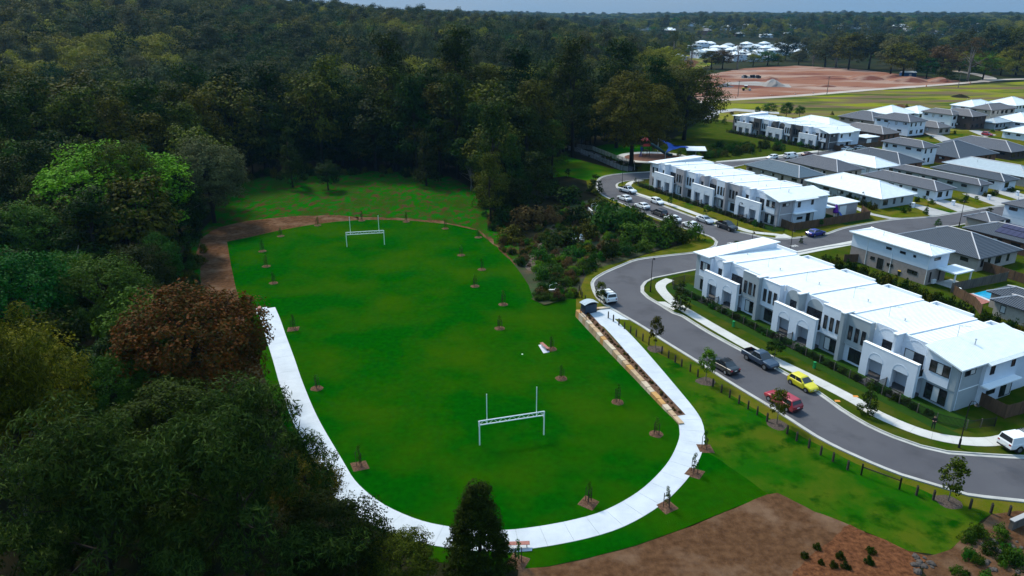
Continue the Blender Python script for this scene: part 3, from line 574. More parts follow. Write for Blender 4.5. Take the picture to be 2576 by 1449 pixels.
def terrace(label, origin, ang, acc, seed, end_shed=False):
    rnd = random.Random(seed); L = 46.2; W = 7.72; D = 14.6
    T = thing('townhouse_terrace', label, 'townhouses', origin, ang, 'white terraces of townhouses')
    wh, gy = M['white'], acc
    fins = [7.4 + 7.7 * k for k in range(5)]; us = [0.0] + fins + [L]
    for k in range(6):                                     # each dwelling: its block, roof sheet and rear wing
        a, c = us[k] + (.003 if k else 0), us[k + 1] - .003
        lbox(T, 'wall', (a, c, .6, D, 0, 5.75), wh)
        lbox(T, 'rear_wing', (a + 1.2, c - 1.2, D + .003, D + 1.7, 0, 5.5), wh)
        pr = MB(); pr.box(a + 1.1, c - 1.1, D + 1.6, D + 1.85, 5.5, 5.95); pr.box(a + 1.1, a + 1.3, D, D + 1.6, 5.5, 5.95); pr.build('rear_parapet', M['capw'], T)
        r0 = 3.3 if k == 0 else a; r1 = 42.0 if k == 5 else c
        ro = MB().hexa([(r0, .85, 5.75), (r1, .85, 5.75), (r1, D + .25, 5.75), (r0, D + .25, 5.75)], [(r0, .85, 6.5), (r1, .85, 6.5), (r1, D + .25, 6.0), (r0, D + .25, 6.0)]).build('roof', M['roofw'], T)
        ax, ay = a + rnd.uniform(2.5, 4), rnd.uniform(4.5, 6.5); zz = 6.9 if k == 5 else 6.35
        an = MB().tube([(ax, ay, zz - .4), (ax, ay, zz + 1.5)], .03, 4); an.tube([(ax - .1, ay - .1, zz + 1.45), (ax + 1.0, ay + .9, zz + 1.5)], .022, 4)
        for j in range(5): an.tube([(ax + .2 * j + .1, ay + .2 * j - .2, zz + 1.5), (ax + .2 * j - .1, ay + .2 * j + .2, zz + 1.5)], .012, 3)
        an.build('antenna', M['galv'], T)
        MB().tube([(ax + 1.9, ay + .6, zz - .4), (ax + 1.9, ay + .6, zz + .25)], .06, 6).tube([(ax + 1.9, ay + .6, zz + .25), (ax + 1.9, ay + .6, zz + .34)], .12, 6).build('vent_pipe', M['galv'], T)
    for k, u in enumerate(fins):                           # party walls standing proud
        if k in (1, 3):
            b = MB().box(u - .28, u + .28, -1.0, .6, 0, 6.85)
            b.build('blade_wall', gy, T)
        else: MB().box(u - .16, u + .16, -.85, .6, 4.2, 6.85).build('blade_wall', wh if k != 2 else gy, T)
        MB().box(u - .33, u + .33, -1.06 if k in (1, 3) else -.92, .9, 6.853, 7.0).build('coping', M['capw'], T)
        MB().hexa([(u - .3, .9, 6.2), (u + .3, .9, 6.2), (u + .3, D + .3, 5.7), (u - .3, D + .3, 5.7)], [(u - .3, .9, 6.68), (u + .3, .9, 6.68), (u + .3, D + .3, 6.14), (u - .3, D + .3, 6.14)]).build('coping', M['capw'], T)
    # niches beside fins 1, 3, 5 and projecting boxes beside fins 2, 4
    for k in (0, 2, 4):
        u = fins[k]
        for s in (-1, 1):
            n0, n1 = (u - 3.75, u - .17) if s < 0 else (u + .17, u + 3.75)
            cm = (n0 + n1) / 2
            lbox(T, 'parapet', (n0, n1, .6, .85, 5.753, 6.78), wh)
            rr = 1.45
            if k == 2: disc(MB(), cm, .55, 5.05, rr).build('arch_panel', gy, T); lbox(T, 'arch_panel', (cm - rr, cm + rr, .553, .6, 2.7, 5.05), gy)
            arc(MB(), cm, .56, .6, 5.05, rr, .06).build('arch_moulding', wh, T)
            if s < 0: window(T, cm - .55, .6 - (.047 if k == 2 else 0), 2.75, 1.5, 2.25, 'v', 1)
            else: window(T, cm - 1.3, .6 - (.047 if k == 2 else 0), 2.75, 2.6, 2.35, 'v', 2, (0,) if k == 4 else ())
        # portico: two openings, a solid parapet above
        p = u - 3.85; zt = 4.45
        b = MB()
        for a, c in ((0, 1.1), (3.2, 4.6), (6.7, 7.75)): b.box(p + a, p + c, -1.25, -.75, 0, 2.6)
        b.box(p, p + 7.75, -1.25, -.75, 2.6, zt); b.build('portico', wh, T)
        MB().box(p - .02, p + 7.77, -1.28, -.72, zt + .002, zt + .07).build('portico_coping', M['capw'], T)
        for a in (1.1, 4.6): arc(MB(), p + a + 1.05, -1.275, -1.25, 2.62, .98, .06).build('arch_moulding', wh, T)
        lbox(T, 'porch_wall', (p + 3.72, p + 3.98, -.75, .6, 0, 2.6), wh)
        lbox(T, 'balcony_floor', (p, p + 7.75, -.75, .6, 2.6, 2.75), wh)
        lbox(T, 'porch_floor', (p + .1, p + 7.65, -1.2, .55, .02, .12), M['porch'])
        for a in (2.2, 5.75):
            dr = lbox(T, 'door', (p + a, p + a + .95, .53, .6, .15, 2.25), M['grey']); lbox(dr, 'door_glass', (p + a + .35, p + a + .6, .51, .53, .4, 2.1), M['glass'])
        lbox(T, 'balustrade', (p + 7.6, p + 7.64, -.75, .55, 2.76, 3.65), M['frame'])
    for k in (1, 3):
        u = fins[k]
        for s in (-1, 1):
            a, c = (u - 3.8, u - .283) if s < 0 else (u + .283, u + 3.8)
            mm = (gy, wh, wh, gy)[(k - 1) + (0 if s < 0 else 1)]
            lbox(T, 'wall', (a, c, .02, .6, 0, 2.55), wh if mm is gy else gy); lbox(T, 'upper_box', (a, c, -.3, .6, 2.553, 6.7), mm)
            lbox(T, 'coping', (a - .02, c, -.34, -.05, 6.703, 6.8), M['capw'])
            q = (a + c) / 2
            for j in (-1, 0, 1): window(T, q + j * 1.02 - .29, -.3, 3.35, .58, 1.95, 'v', 1)
            window(T, q - .95, .02, .35, 1.9, 1.85, 'v', 2, (0,) if s < 0 else ())
            window(T, q - .2, .02, .35, .01, .01, 'v', 1) if False else None
    # left end dwelling
    lbox(T, 'wall', (0, 3.6, .02, .6, 0, 2.6), gy); lbox(T, 'upper_wall', (0, .9, .05, .6, 2.603, 6.2), gy); lbox(T, 'upper_wall', (.903, 3.6, .05, .6, 2.603, 6.2), wh)
    window(T, 1.1, .05, 3.7, 2.3, 1.5, 'v', 4, (1, 2)); window(T, 1.5, .02, .35, 1.6, 1.8, 'v', 2, (1,))
    lbox(T, 'wall', (.05, 3.35, .62, D, 5.753, 6.35), wh)
    MB().hexa([(-.55, -.45, 6.2), (3.5, -.45, 6.35), (3.5, D + .5, 6.95), (-.55, D + .5, 6.7)], [(-.55, -.45, 6.36), (3.5, -.45, 6.51), (3.5, D + .5, 7.11), (-.55, D + .5, 6.86)]).build('end_roof', M['roofwx'], T)
    MB().hexa([(3.1, .9, 5.76), (3.3, .9, 5.76), (3.3, D, 5.76), (3.1, D, 5.76)], [(3.1, .9, 6.38), (3.3, .9, 6.38), (3.3, D, 6.92), (3.1, D, 6.92)]).build('end_wall', wh, T)
    # right end dwelling with the skillion roof falling to the corner
    lbox(T, 'wall', (42.1, L, .02, .6, 0, 2.6), gy)
    MB().add([(42.1, -.1, 2.603), (45.3, -.1, 2.603), (45.3, -.1, 6.0), (42.1, -.1, 6.75), (42.1, .6, 2.603), (45.3, .6, 2.603), (45.3, .6, 6.0), (42.1, .6, 6.75)], [(0, 1, 2, 3), (7, 6, 5, 4), (0, 3, 7, 4), (1, 5, 6, 2), (3, 2, 6, 7)]).build('upper_wall', wh, T)
    lbox(T, 'upper_wall', (45.303, L - .05, -.05, .6, 2.603, 5.8), gy)
    window(T, 42.75, -.1, 3.95, 2.5, 1.45, 'v', 3, (1,)); window(T, 42.7, .02, .3, 2.7, 2.0, 'v', 3, (1,))
    MB().add([(42.0, .62, 5.753), (L, .62, 5.753), (42.0, .62, 6.8), (42.0, D, 5.753), (L, D, 5.753), (42.0, D, 6.8)], [(0, 1, 2), (5, 4, 3), (0, 2, 5, 3), (1, 4, 5, 2)]).build('end_wall', wh, T)
    MB().hexa([(41.85, -.55, 6.8), (46.85, -.55, 5.62), (46.85, D, 5.62), (41.85, D, 6.8)], [(41.85, -.55, 6.97), (46.85, -.55, 5.79), (46.85, D, 5.79), (41.85, D, 6.97)]).build('end_roof', M['roofwx'], T)
    lbox(T, 'bay', (L + .003, L + .5, 4.3, 10.6, 0, 5.45), wh); MB().hexa([(L + .7, 4.1, 5.45), (L + 1.0, 4.1, 5.43), (L + 1.0, 10.8, 5.43), (L + .7, 10.8, 5.45)], [(46.853, 4.1, 5.78), (L + 1.1, 4.1, 5.6), (L + 1.1, 10.8, 5.6), (46.853, 10.8, 5.78)]).build('bay_roof', M['roofwx'], T)
    lbox(T, 'side_wall', (L + .003, L + .06, .65, 4.28, 2.7, 5.4), gy); lbox(T, 'side_wall', (L + .003, L + .08, .65, 4.28, 0, 2.6), gy)
    lbox(T, 'band', (L + .003, L + .12, .6, 4.29, 2.6, 2.7), M['capw'])
    lbox(T, 'awning', (L + .5, L + 1.5, 3.9, 10.5, 2.65, 2.8), M['capw'])
    window(T, L + .06, 1.1, 4.4, 1.9, .7, 'h', 2, (1,)); window(T, L + .5, 5.2, 3.9, .8, 1.2, 'h', 1); window(T, L + .5, 9.2, 4.1, .7, 1.1, 'h', 1); window(T, L + .5, 5.4, 1.1, 1.7, .6, 'h', 1); window(T, L + .5, 8.2, .15, 2.2, 2.1, 'h', 2, (1,))
    MB().tube([(L + .05, .55, .1), (L + .05, .55, 5.6)], .05, 6).build('downpipe', wh, T)
    if end_shed:                                           # the flat-roofed garage behind the end dwelling
        lbox(T, 'garage', (40.5, L - .5, D + 4.5, D + 11, 0, 2.7), gy); lbox(T, 'garage_roof', (40.2, L - .2, D + 4.2, D + 11.3, 2.703, 2.9), M['roofw'])
        lbox(T, 'garage_door', (L - .5, L - .44, D + 5.2, D + 7.4, .1, 2.3), M['capw'])
    return T
o1 = g(1745.3, 723.7); T1 = terrace('long white terrace with grey panels nearest the camera, beside the yellow car', o1, ANG, M['grey'], 1)
o2 = g(*Z2(520, 360)); T2 = terrace('white terrace with warm grey panels facing the line of parked white cars', o2, ANG, M['mauve'], 2, True)
o3 = g(*Z3(590, 655)) - (DU * 46.2).to_3d(); T3 = terrace('farthest white terrace with charcoal panels beyond the blue shade sail', o3, ANG, M['charcoal'], 3, True)
TL = lambda T, u, v, z=0: Vector((T.location.x, T.location.y, 0)) + (DU * u + DV * v).to_3d() + Vector((0, 0, z))

def house(label, A, B, C, ez, roof, wall, lower=None, nearby=True, pitch=.40, cap=None, over=.55, windows=True, gable=False, group='detached houses on the estate'):
    a, b_, c = (g(p[0], p[1], ez).to_2d() for p in (A, B, C))
    lu = max(6, (b_ - a).dot(DU)); lv = max(5, (c - b_).dot(DV))
    org = b_ - DU * lu                                       # left corner of the eaves, seen from the street side
    T = thing('house', label, 'house', (org.x, org.y, 0), ANG, group)
    x0, x1, y0, y1 = over, lu - over, over, lv - over
    if lower:
        lbox(T, 'wall', (x0, x1, y0, y1, 0, 2.75), lower); lbox(T, 'upper_wall', (x0 - .03, x1 + .03, y0 - .03, y1 + .03, 2.753, ez - .05), wall)
    else: lbox(T, 'wall', (x0, x1, y0, y1, 0, ez - .05), wall)
    white = roof in (M['roofw'], M['roofwx'])
    gm = M['capw'] if white else M['gutter']; cm = cap or (M['capw'] if white else M['cap'])
    lbox(T, 'eaves', (0, lu, 0, lv, ez - .15, ez), gm)
    h = min(lu, lv) / 2; rz = ez + h * pitch
    if lu >= lv: r0, r1 = (h, lv / 2, rz), (lu - h, lv / 2, rz)
    else: r0, r1 = (lu / 2, h, rz), (lu / 2, lv - h, rz)
    E = [(0, 0, ez + .003), (lu, 0, ez + .003), (lu, lv, ez + .003), (0, lv, ez + .003)]
    if lu >= lv: faces = [(0, 1, 5, 4), (1, 2, 5), (2, 3, 4, 5), (3, 0, 4)]
    else: faces = [(0, 1, 4), (1, 2, 5, 4), (2, 3, 5), (3, 0, 4, 5)]
    ro = MB().add(E + [r0, r1], faces).build('roof', roof, T)
    if nearby:
        up = Vector((0, 0, .04)); e0, e1 = Vector(r0) + up, Vector(r1) + up
        lines = [(e0, e1)]
        if lu >= lv: lines += [(E[0], e0), (E[3], e0), (E[1], e1), (E[2], e1)]
        else: lines += [(E[0], e0), (E[1], e0), (E[2], e1), (E[3], e1)]
        for p, q in lines: MB().tube([Vector(p), Vector(q)], .13, 5).build('ridge_cap', cm, ro)
        MB().tube([(lu * .35, lv * .3, ez + .3), (lu * .35, lv * .3, ez + lv * .3 * pitch + .7)], .05, 5).build('vent_pipe', M['galv'], ro)
    if windows:
        rnd = random.Random(label); levels = [0] if ez < 4 else [0, 2.75]
        for z in levels:
            u = x0 + 1.0
            while u < x1 - 2:
                w_ = rnd.choice((.8, 1.5, 1.8)); window(T, u, y0 - (.03 if z else 0), z + (1.35 if w_ > 1 else .9), w_, .7 if w_ > 1 else 1.2, 'v', 2 if w_ > 1 else 1, (0,) if rnd.random() < .3 else ()); u += w_ + rnd.uniform(1.6, 3.2)
            v = y0 + .9
            while v < y1 - 2:
                w_ = rnd.choice((.7, 1.6)); window(T, x1 + (.03 if z else 0), v, z + .75, w_, 1.35, 'h', 2 if w_ > 1 else 1); v += w_ + rnd.uniform(1.2, 2.4)
    return T
def z3(*p): return [Z3(*q) for q in p]
H_ = [
 ('low blue grey roofed house behind the middle terrace', [Z2(1500, 150), Z2(2030, 290), Z2(2300, 255)], 2.6, 'roofb', 'cream'),
 ('low house with plain slate roof between blue grey and white roofed houses', z3((180, 755), (700, 875), (1000, 845)), 2.6, 'roofg', 'cream'),
 ('long white roofed house in front of the charcoal hipped house', z3((515, 710), (1090, 835), (1310, 800)), 2.6, 'roofw', 'white'),
 ('charcoal hipped house just below the two storey white house', z3((860, 670), (1330, 800), (1600, 770)), 2.6, 'roofd', 'brick'),
 ('two storey white house with slate hip roof amid low roofs', z3((1100, 565), (1570, 635), (1755, 620)), 5.3, 'roofg', 'white', 'white'),
 ('white roofed corner house with grass verge beside the side street', z3((380, 950), (1145, 1145), (1490, 1085)), 2.6, 'roofw', 'grey'),
 ('slate roofed house with pale garage next to the white roofed corner house', z3((865, 905), (1700, 1066), (1905, 1035)), 2.6, 'roofg', 'white'),
 ('slate roofed house with dark garage, second from the white roofed corner', z3((1200, 830), (2140, 1010), (2260, 995)), 2.6, 'roofg', 'grey'),
 ('dark roofed house with white gatepost, third from the white roofed corner', z3((1670, 820), (2380, 970), (2560, 950)), 2.6, 'roofd', 'white'),
 ('pale blue grey roofed house at the right edge of the front row', z3((1770, 770), (2600, 930), (2800, 890)), 2.6, 'roofp', 'cream'),
 ('dark hipped house right of the two storey white house', z3((1640, 620), (1930, 735), (2370, 690)), 2.6, 'roofd', 'brick'),
 ('long slate hipped house near the right edge of the back row', z3((1930, 545), (2450, 675), (2640, 640)), 2.6, 'roofg', 'brown'),
 ('white roofed house cut by the right edge above the slate rows', z3((2430, 445), (2680, 500), (2850, 460)), 2.6, 'roofw', 'white'),
 ('slate roofed house beside the paddock, behind the farthest terrace', z3((690, 310), (1060, 362), (1140, 320)), 2.6, 'roofg', 'taupe'),
 ('brown brick house with slate roof facing the lane beside the farthest terrace', z3((750, 410), (1160, 495), (1340, 475)), 2.6, 'rooft', 'brick'),
 ('two storey white house with blue porch roof beside the paddock', z3((1060, 320), (1430, 372), (1540, 345)), 5.3, 'roofg', 'white', 'white'),
 ('low taupe roofed house with dark double garage', z3((1400, 365), (1720, 433), (1840, 415)), 2.6, 'rooft', 'cream'),
 ('tall white two storey house with flat fronted wall and high windows', z3((1510, 262), (1860, 300), (2000, 292)), 5.4, 'rooft', 'white', 'white'),
 ('brown brick two storey house with dark porch', z3((1740, 268), (2060, 318), (2195, 300)), 5.2, 'rooft', 'brown', 'brown'),
 ('cream two storey house with taupe hip roof near the right edge', z3((2070, 222), (2250, 252), (2520, 230)), 5.3, 'rooft', 'cream', 'cream'),
 ('white hip roofed two storey house against the paddock', z3((1815, 195), (2080, 222), (2240, 190)), 5.2, 'roofw', 'white', 'white'),
 ('white hip roofed house at the far right beside the paddock', z3((2260, 165), (2500, 205), (2650, 180)), 5.0, 'roofw', 'white', 'white'),
 ('low white roofed house against the paddock fence', z3((1340, 248), (1520, 285), (1690, 262)), 2.6, 'roofw', 'white'),
 ('long low white roof behind the two storey house with blue porch', z3((980, 258), (1260, 298), (1450, 270)), 2.6, 'roofw', 'white'),
 ('low white roof at the right edge below the cream two storey house', z3((2340, 325), (2600, 380), (2760, 345)), 2.6, 'roofw', 'white'),
 ('small white roofed house beside the brown brick house', z3((2190, 352), (2290, 382), (2410, 358)), 2.6, 'roofp', 'grey'),
 ('big white hip roof directly behind the farthest terrace', z3((230, 348), (620, 417), (820, 396)), 5.0, 'roofw', 'white', 'white')]
HOUSE = {}
for h in H_:
    HOUSE[h[0]] = house(h[0], *h[1], h[2], M[h[3]], M[h[4]], M[h[5]] if len(h) > 5 else None)
# the two storey beige and white house behind the hedge
ZR = lambda x, y: (2253.9 + x / 8, 509.8 + y / 8)
ZP = lambda x, y: (2253.9 + x / 8, 670.8 + y / 8)
N1 = house('two storey white and beige house with white roof behind the hedge', Z1(1265, 12), Z1(1885, 203), Z1(2065, 168), 5.5, M['roofw'], M['white'], M['taupe'], windows=False, pitch=.28)
lu = (g(*Z1(1885, 203), 5.5).to_2d() - g(*Z1(1265, 12), 5.5).to_2d()).dot(DU); lv = (g(*Z1(2065, 168), 5.5).to_2d() - g(*Z1(1885, 203), 5.5).to_2d()).dot(DV)
for (u, z, w_, h_, n) in ((5.0, 1.4, .9, .6, 1), (6.5, .15, 1.2, 2.0, 2), (8.5, 1.2, 1.2, .55, 1), (12.6, 1.2, 1.9, .7, 2), (7.8, 4.2, 1.1, .45, 2), (10.6, 4.2, 1.1, .45, 2), (13.2, 4.2, .5, .45, 1)):
    if u < lu - 1.5: window(N1, u, .55 - (.03 if z > 3 else 0), z, w_, h_, 'v', n)
for (v, z, w_, h_) in ((1.2, .4, .35, 1.9), (3.6, .4, .35, 1.9), (1.6, 4.3, 1.6, .5)):
    if v < lv - .8: window(N1, lu - .55 + (.03 if z > 3 else 0), v, z, w_, h_, 'h', 1)
lbox(N1, 'porch_roof', (lu - .5, lu + 3.0, lv * .45, lv + 1.5, 2.65, 2.85), M['roofw']); lbox(N1, 'porch_slab', (lu - .5, lu + 2.8, lv * .5, lv + 1.3, .02, .1), M['foot'])
for v in (lv * .5, lv + 1.2): lbox(N1, 'post', (lu + 2.6, lu + 2.8, v, v + .2, .1, 2.65), M['capw'])
MB().box(lu - .5, lu - .15, 1.9, 2.8, .15, .85).build('air_conditioner', M['capw'], N1)
for u in (4.0, 9.2, lu - .7): MB().tube([(u, .5, .1), (u, .5, 5.4)], .05, 6).build('downpipe', M['capw'], N1)
house('dark hipped house behind the two storey beige and white house', ZR(200, 600), ZR(1690, 1142), ZR(2600, 960), 2.6, M['roofd'], M['cream'])
NS = house('dark roofed house carrying solar panels at the right edge', ZR(1480, 470), ZR(2900, 900), ZR(3500, 790), 2.6, M['roofd'], M['brick'], pitch=.38)
house('pool owner house with charcoal roof at the right edge', ZP(1840, 480), ZP(2760, 790), ZP(3300, 700), 2.6, M['roofd'], M['cream'])
house('charcoal skillion roofed house below the pool house', ZP(2010, 668), ZP(2700, 920), ZP(3100, 830), 2.6, M['roofd'], M['cream'])
house('small dark roof beside the side street in front of the solar house', ZR(1465, 310), ZR(1900, 400), ZR(2230, 320), 2.6, M['roofg'], M['cream'], windows=False)
house('white two storey house end at the right edge of the side street', ZR(2300, 30), ZR(2700, 130), ZR(3100, 60), 5.3, M['roofg'], M['white'], M['white'])
# solar panels lie on the roof slope of the solar house, facing the camera side
a = g(*ZR(1480, 470), 2.6).to_2d(); b2 = g(*ZR(2900, 900), 2.6).to_2d(); lu2 = (b2 - a).dot(DU)
for r_ in range(2):
    for k in range(6):
        u = lu2 * .38 + k * 1.08; v = 1.2 + r_ * 1.85
        q = MB().hexa([(u, v, 2.66 + v * .38), (u + 1.0, v, 2.66 + v * .38), (u + 1.0, v + 1.65, 2.66 + (v + 1.65) * .38), (u, v + 1.65, 2.66 + (v + 1.65) * .38)], [(u, v, 2.72 + v * .38), (u + 1.0, v, 2.72 + v * .38), (u + 1.0, v + 1.65, 2.72 + (v + 1.65) * .38), (u, v + 1.65, 2.72 + (v + 1.65) * .38)])
        q.build('solar_panel', M['solar'], NS)
# far estate of white roofs and houses on the distant ridge
rnd = random.Random(5)
def far_house(x, y, s, roof, wall, label, group, two=False):
    T = thing('house', label, 'house', (x, y, hill(x, y)), rnd.uniform(0, 3.1), group)
    lx, ly, hh = 7 * s, 5 * s, (5.0 if two else 2.9) * s
    lbox(T, 'wall', (-lx + .5, lx - .5, -ly + .5, ly - .5, -2, hh), wall); rz = hh + ly * .45
    MB().add([(-lx, -ly, hh), (lx, -ly, hh), (lx, ly, hh), (-lx, ly, hh), (-lx + ly, 0, rz), (lx - ly, 0, rz)], [(0, 1, 5, 4), (1, 2, 5), (2, 3, 4, 5), (3, 0, 4), (3, 2, 1, 0)]).build('roof', roof, T)
    for k in range(3):
        for sgn in (-1, 1): lbox(T, 'window', (-lx + 1.5 + k * lx * .6, -lx + 3.2 + k * lx * .6, sgn * (ly - .5) - .06, sgn * (ly - .5) + .06, hh - 1.9, hh - .7), M['glass'])
FE = [(1757, 138), (1775, 128), (1795, 133), (1800, 118), (1820, 124), (1832, 112), (1842, 131), (1858, 118), (1868, 138), (1878, 108), (1885, 124), (1900, 115), (1905, 136), (1922, 107), (1925, 125), (1940, 116), (1950, 132), (1962, 110), (1975, 122), (1990, 130), (2005, 117), (2020, 126), (1895, 146), (1930, 143), (1845, 145), (1748, 114), (1765, 110), (1785, 107)]
for i, (x, y) in enumerate(FE):
    p = g(x, y + 8); far_house(p.x, p.y, 1.15, M['roofw'] if i % 5 else M['roofp'], M['white'], 'white roofed house in the far estate beyond the earthworks', 'far estate houses', i % 2 == 0)
for i in range(46):
    az = R(rnd.uniform(9.5, 31)); r = rnd.uniform(1250, 1900); far_house(r * math.sin(az), r * math.cos(az), rnd.uniform(1.2, 1.9), M['roofw'] if i % 3 else M['rooft'], M['white'] if i % 4 else M['brick'], 'pale house among trees on the distant ridge', 'distant ridge houses')
for (x, y, m_) in ((652, 50, 'brick'), (684, 50, 'brick'), (720, 52, 'white'), (1640, 118, 'white'), (1660, 116, 'cream')):
    az = math.atan2((x - CX) / F, math.cos(TH)); r = 620 if x < 1000 else 760
    X, Y = r * math.sin(az) * 1.0, r * math.cos(az)
    far_house(X, Y, 1.2, M['rooft'] if x < 1000 else M['roofw'], M[m_], 'lone house half hidden in the forest on the rise' if x < 1000 else 'white roofed house at the edge of the clearing', 'houses among the forest')
# ================================================================== VEHICLES
def carpaint(name, c, metal=0): return mat('paint_' + name, c, .32, metal=metal, spec=.5, coat=.6)
SPEC = {  # length, width, axle positions, wheel radius; stations: x, body bottom, shoulder height, half-width factor; cabin: base x0,x1, roof x2,x3, belt z, roof z
 'hatch': dict(L=3.9, W=1.72, ax=(.72, 3.17), wr=.31, st=[(0, .35, .80, .80), (.12, .22, .92, .93), (.7, .2, .96, 1), (2.0, .2, .94, 1), (2.7, .2, .93, 1), (3.2, .22, .84, .98), (3.7, .24, .70, .88), (3.9, .34, .55, .72)], cab=(.12, 2.85, .45, 2.05, .93, 1.47)),
 'sedan': dict(L=4.75, W=1.82, ax=(.95, 3.75), wr=.32, st=[(0, .38, .85, .82), (.15, .25, .97, .93), (1.0, .2, .99, 1), (2.4, .2, .94, 1), (3.3, .2, .93, 1), (3.9, .22, .86, .98), (4.5, .24, .72, .88), (4.75, .36, .56, .74)], cab=(.65, 3.45, 1.35, 2.55, .95, 1.43)),
 'wagon': dict(L=4.75, W=1.85, ax=(.9, 3.7), wr=.34, st=[(0, .4, .9, .84), (.1, .26, 1.0, .94), (1.0, .22, 1.02, 1), (2.4, .22, .98, 1), (3.4, .22, .97, 1), (3.95, .24, .9, .98), (4.55, .26, .76, .88), (4.75, .38, .6, .76)], cab=(.1, 3.5, .42, 2.6, .98, 1.58)),
 'suv': dict(L=4.9, W=1.94, ax=(.95, 3.8), wr=.40, st=[(0, .5, 1.0, .9), (.08, .4, 1.12, .96), (1.0, .36, 1.14, 1), (2.6, .36, 1.1, 1), (3.6, .36, 1.1, 1), (4.2, .38, 1.04, .98), (4.75, .4, .95, .92), (4.9, .5, .75, .82)], cab=(.06, 3.7, .25, 2.9, 1.1, 1.85)),
 'ute': dict(L=5.35, W=1.95, ax=(1.15, 4.4), wr=.42, st=[(0, .55, 1.1, .93), (.05, .5, 1.18, .97), (1.2, .42, 1.18, 1), (2.0, .42, 1.16, 1), (3.0, .42, 1.14, 1), (4.0, .42, 1.14, 1), (4.6, .44, 1.08, .97), (5.15, .46, .98, .9), (5.35, .56, .78, .8)], cab=(1.75, 4.05, 2.05, 3.15, 1.14, 1.82)),
 'van': dict(L=4.9, W=1.72, ax=(.95, 3.75), wr=.33, st=[(0, .4, 1.1, .95), (.05, .3, 1.2, .98), (1.2, .28, 1.2, 1), (3.0, .28, 1.2, 1), (4.2, .28, 1.15, .99), (4.7, .3, 1.0, .93), (4.9, .42, .8, .86)], cab=(.02, 4.55, .12, 3.75, 1.18, 1.95))}
def car_proto(kind, paint, rack=False, bed='open', name=None):
    s = SPEC[kind]; hw = s['W'] / 2; L = s['L']
    T = thing(name or {'hatch': 'hatchback', 'wagon': 'station_wagon', 'suv': 'off_road_wagon', 'ute': 'utility_pickup', 'van': 'delivery_van', 'sedan': 'sedan'}[kind], '-', 'car')
    b = MB(); rings = []
    for (x, zb, zt, k) in s['st']:
        w_ = hw * k; rings.append([(x - L / 2, y, z) for y, z in ((-w_ * .9, zb), (-w_, zb + .16), (-w_, zt - .16), (-w_ * .96, zt - .05), (-w_ * .86, zt), (0, zt + .03), (w_ * .86, zt), (w_ * .96, zt - .05), (w_, zt - .16), (w_, zb + .16), (w_ * .9, zb))])
    n = 11
    for r in rings: b.v += r
    for i in range(len(rings) - 1):
        for k in range(n):
            if kind == 'ute' and bed == 'open' and i in (1, 2) and k in (4, 5): continue      # the open tray
            b.f.append((i * n + k, i * n + (k + 1) % n, (i + 1) * n + (k + 1) % n, (i + 1) * n + k))
    b.f.append(tuple(range(n))); b.f.append(tuple(range(len(rings) * n - 1, (len(rings) - 1) * n - 1, -1))); b.m = [0] * len(b.f)
    c0, c1, r0, r1, zb, zr = s['cab']; c0 -= L / 2; c1 -= L / 2; r0 -= L / 2; r1 -= L / 2
    wb, wr_ = hw * .93, hw * .74
    Bq = [(c0, -wb, zb - .05), (c1, -wb, zb - .05), (c1, wb, zb - .05), (c0, wb, zb - .05)]; Tq = [(r0, -wr_, zr - .06), (r1, -wr_, zr - .06), (r1, wr_, zr - .06), (r0, wr_, zr - .06)]
    b.hexa(Bq, Tq)
    e = .12; b.hexa([(q[0], q[1], q[2] + .002) for q in Tq], [(r0 + e, -wr_ + e, zr), (r1 - e, -wr_ + e, zr), (r1 - e, wr_ - e, zr), (r0 + e, wr_ - e, zr)])
    body = b.build('body', paint, T, smooth=False)
    def pane(nm, q, fx0=.06, fx1=.94, fz0=.14, fz1=.93, off=.012):
        q = [Vector(p) for p in q]                                      # bottom-left, bottom-right, top-right, top-left
        def at(a, c): return q[0].lerp(q[1], a).lerp(q[3].lerp(q[2], a), c)
        nn = (q[1] - q[0]).cross(q[3] - q[0]).normalized() * off
        P = [at(fx0, fz0) + nn, at(fx1, fz0) + nn, at(fx1, fz1) + nn, at(fx0, fz1) + nn]; P2 = [p - nn * 1.6 for p in P]
        MB().add(P + P2, [(0, 1, 2, 3), (0, 4, 5, 1), (1, 5, 6, 2), (2, 6, 7, 3), (3, 7, 4, 0)]).build(nm, M['cglass'], T)
    pane('windscreen', [Bq[1], Bq[2], Tq[2], Tq[1]]); pane('rear_window', [Bq[3], Bq[0], Tq[0], Tq[3]], fz0=.3 if kind in ('suv', 'van', 'wagon') else .15)
    if kind == 'van': pane('side_window', [Bq[0], Bq[1], Tq[1], Tq[0]], .72, .93); pane('side_window', [Bq[2], Bq[3], Tq[3], Tq[2]], .07, .28); pane('side_window', [Bq[0], Bq[1], Tq[1], Tq[0]], .05, .3)
    else:
        for (p0, p1) in ((.06, .47), (.51, .92)): pane('side_window', [Bq[0], Bq[1], Tq[1], Tq[0]], p0, p1); pane('side_window', [Bq[2], Bq[3], Tq[3], Tq[2]], 1 - p1, 1 - p0)
    R_ = s['wr']
    for x in s['ax']:
        for sg in (-1, 1):
            wx = x - L / 2; y = sg * (hw - .09)
            MB().tube([(wx, y - sg * .12, R_), (wx, y + sg * .11, R_)], R_ + .055, 16).build('wheel_arch', M['trim'], T)
            wl = MB().tube([(wx, y - sg * .1, R_), (wx, y + sg * .125, R_)], R_, 18).build('wheel', M['tyre'], T)
            rm = MB().tube([(wx, y, R_), (wx, y + sg * .135, R_)], R_ * .62, 12); rm.build('rim', M['rim'], wl)
    f = s['st'][-2]; fz = f[2]; fx = L / 2
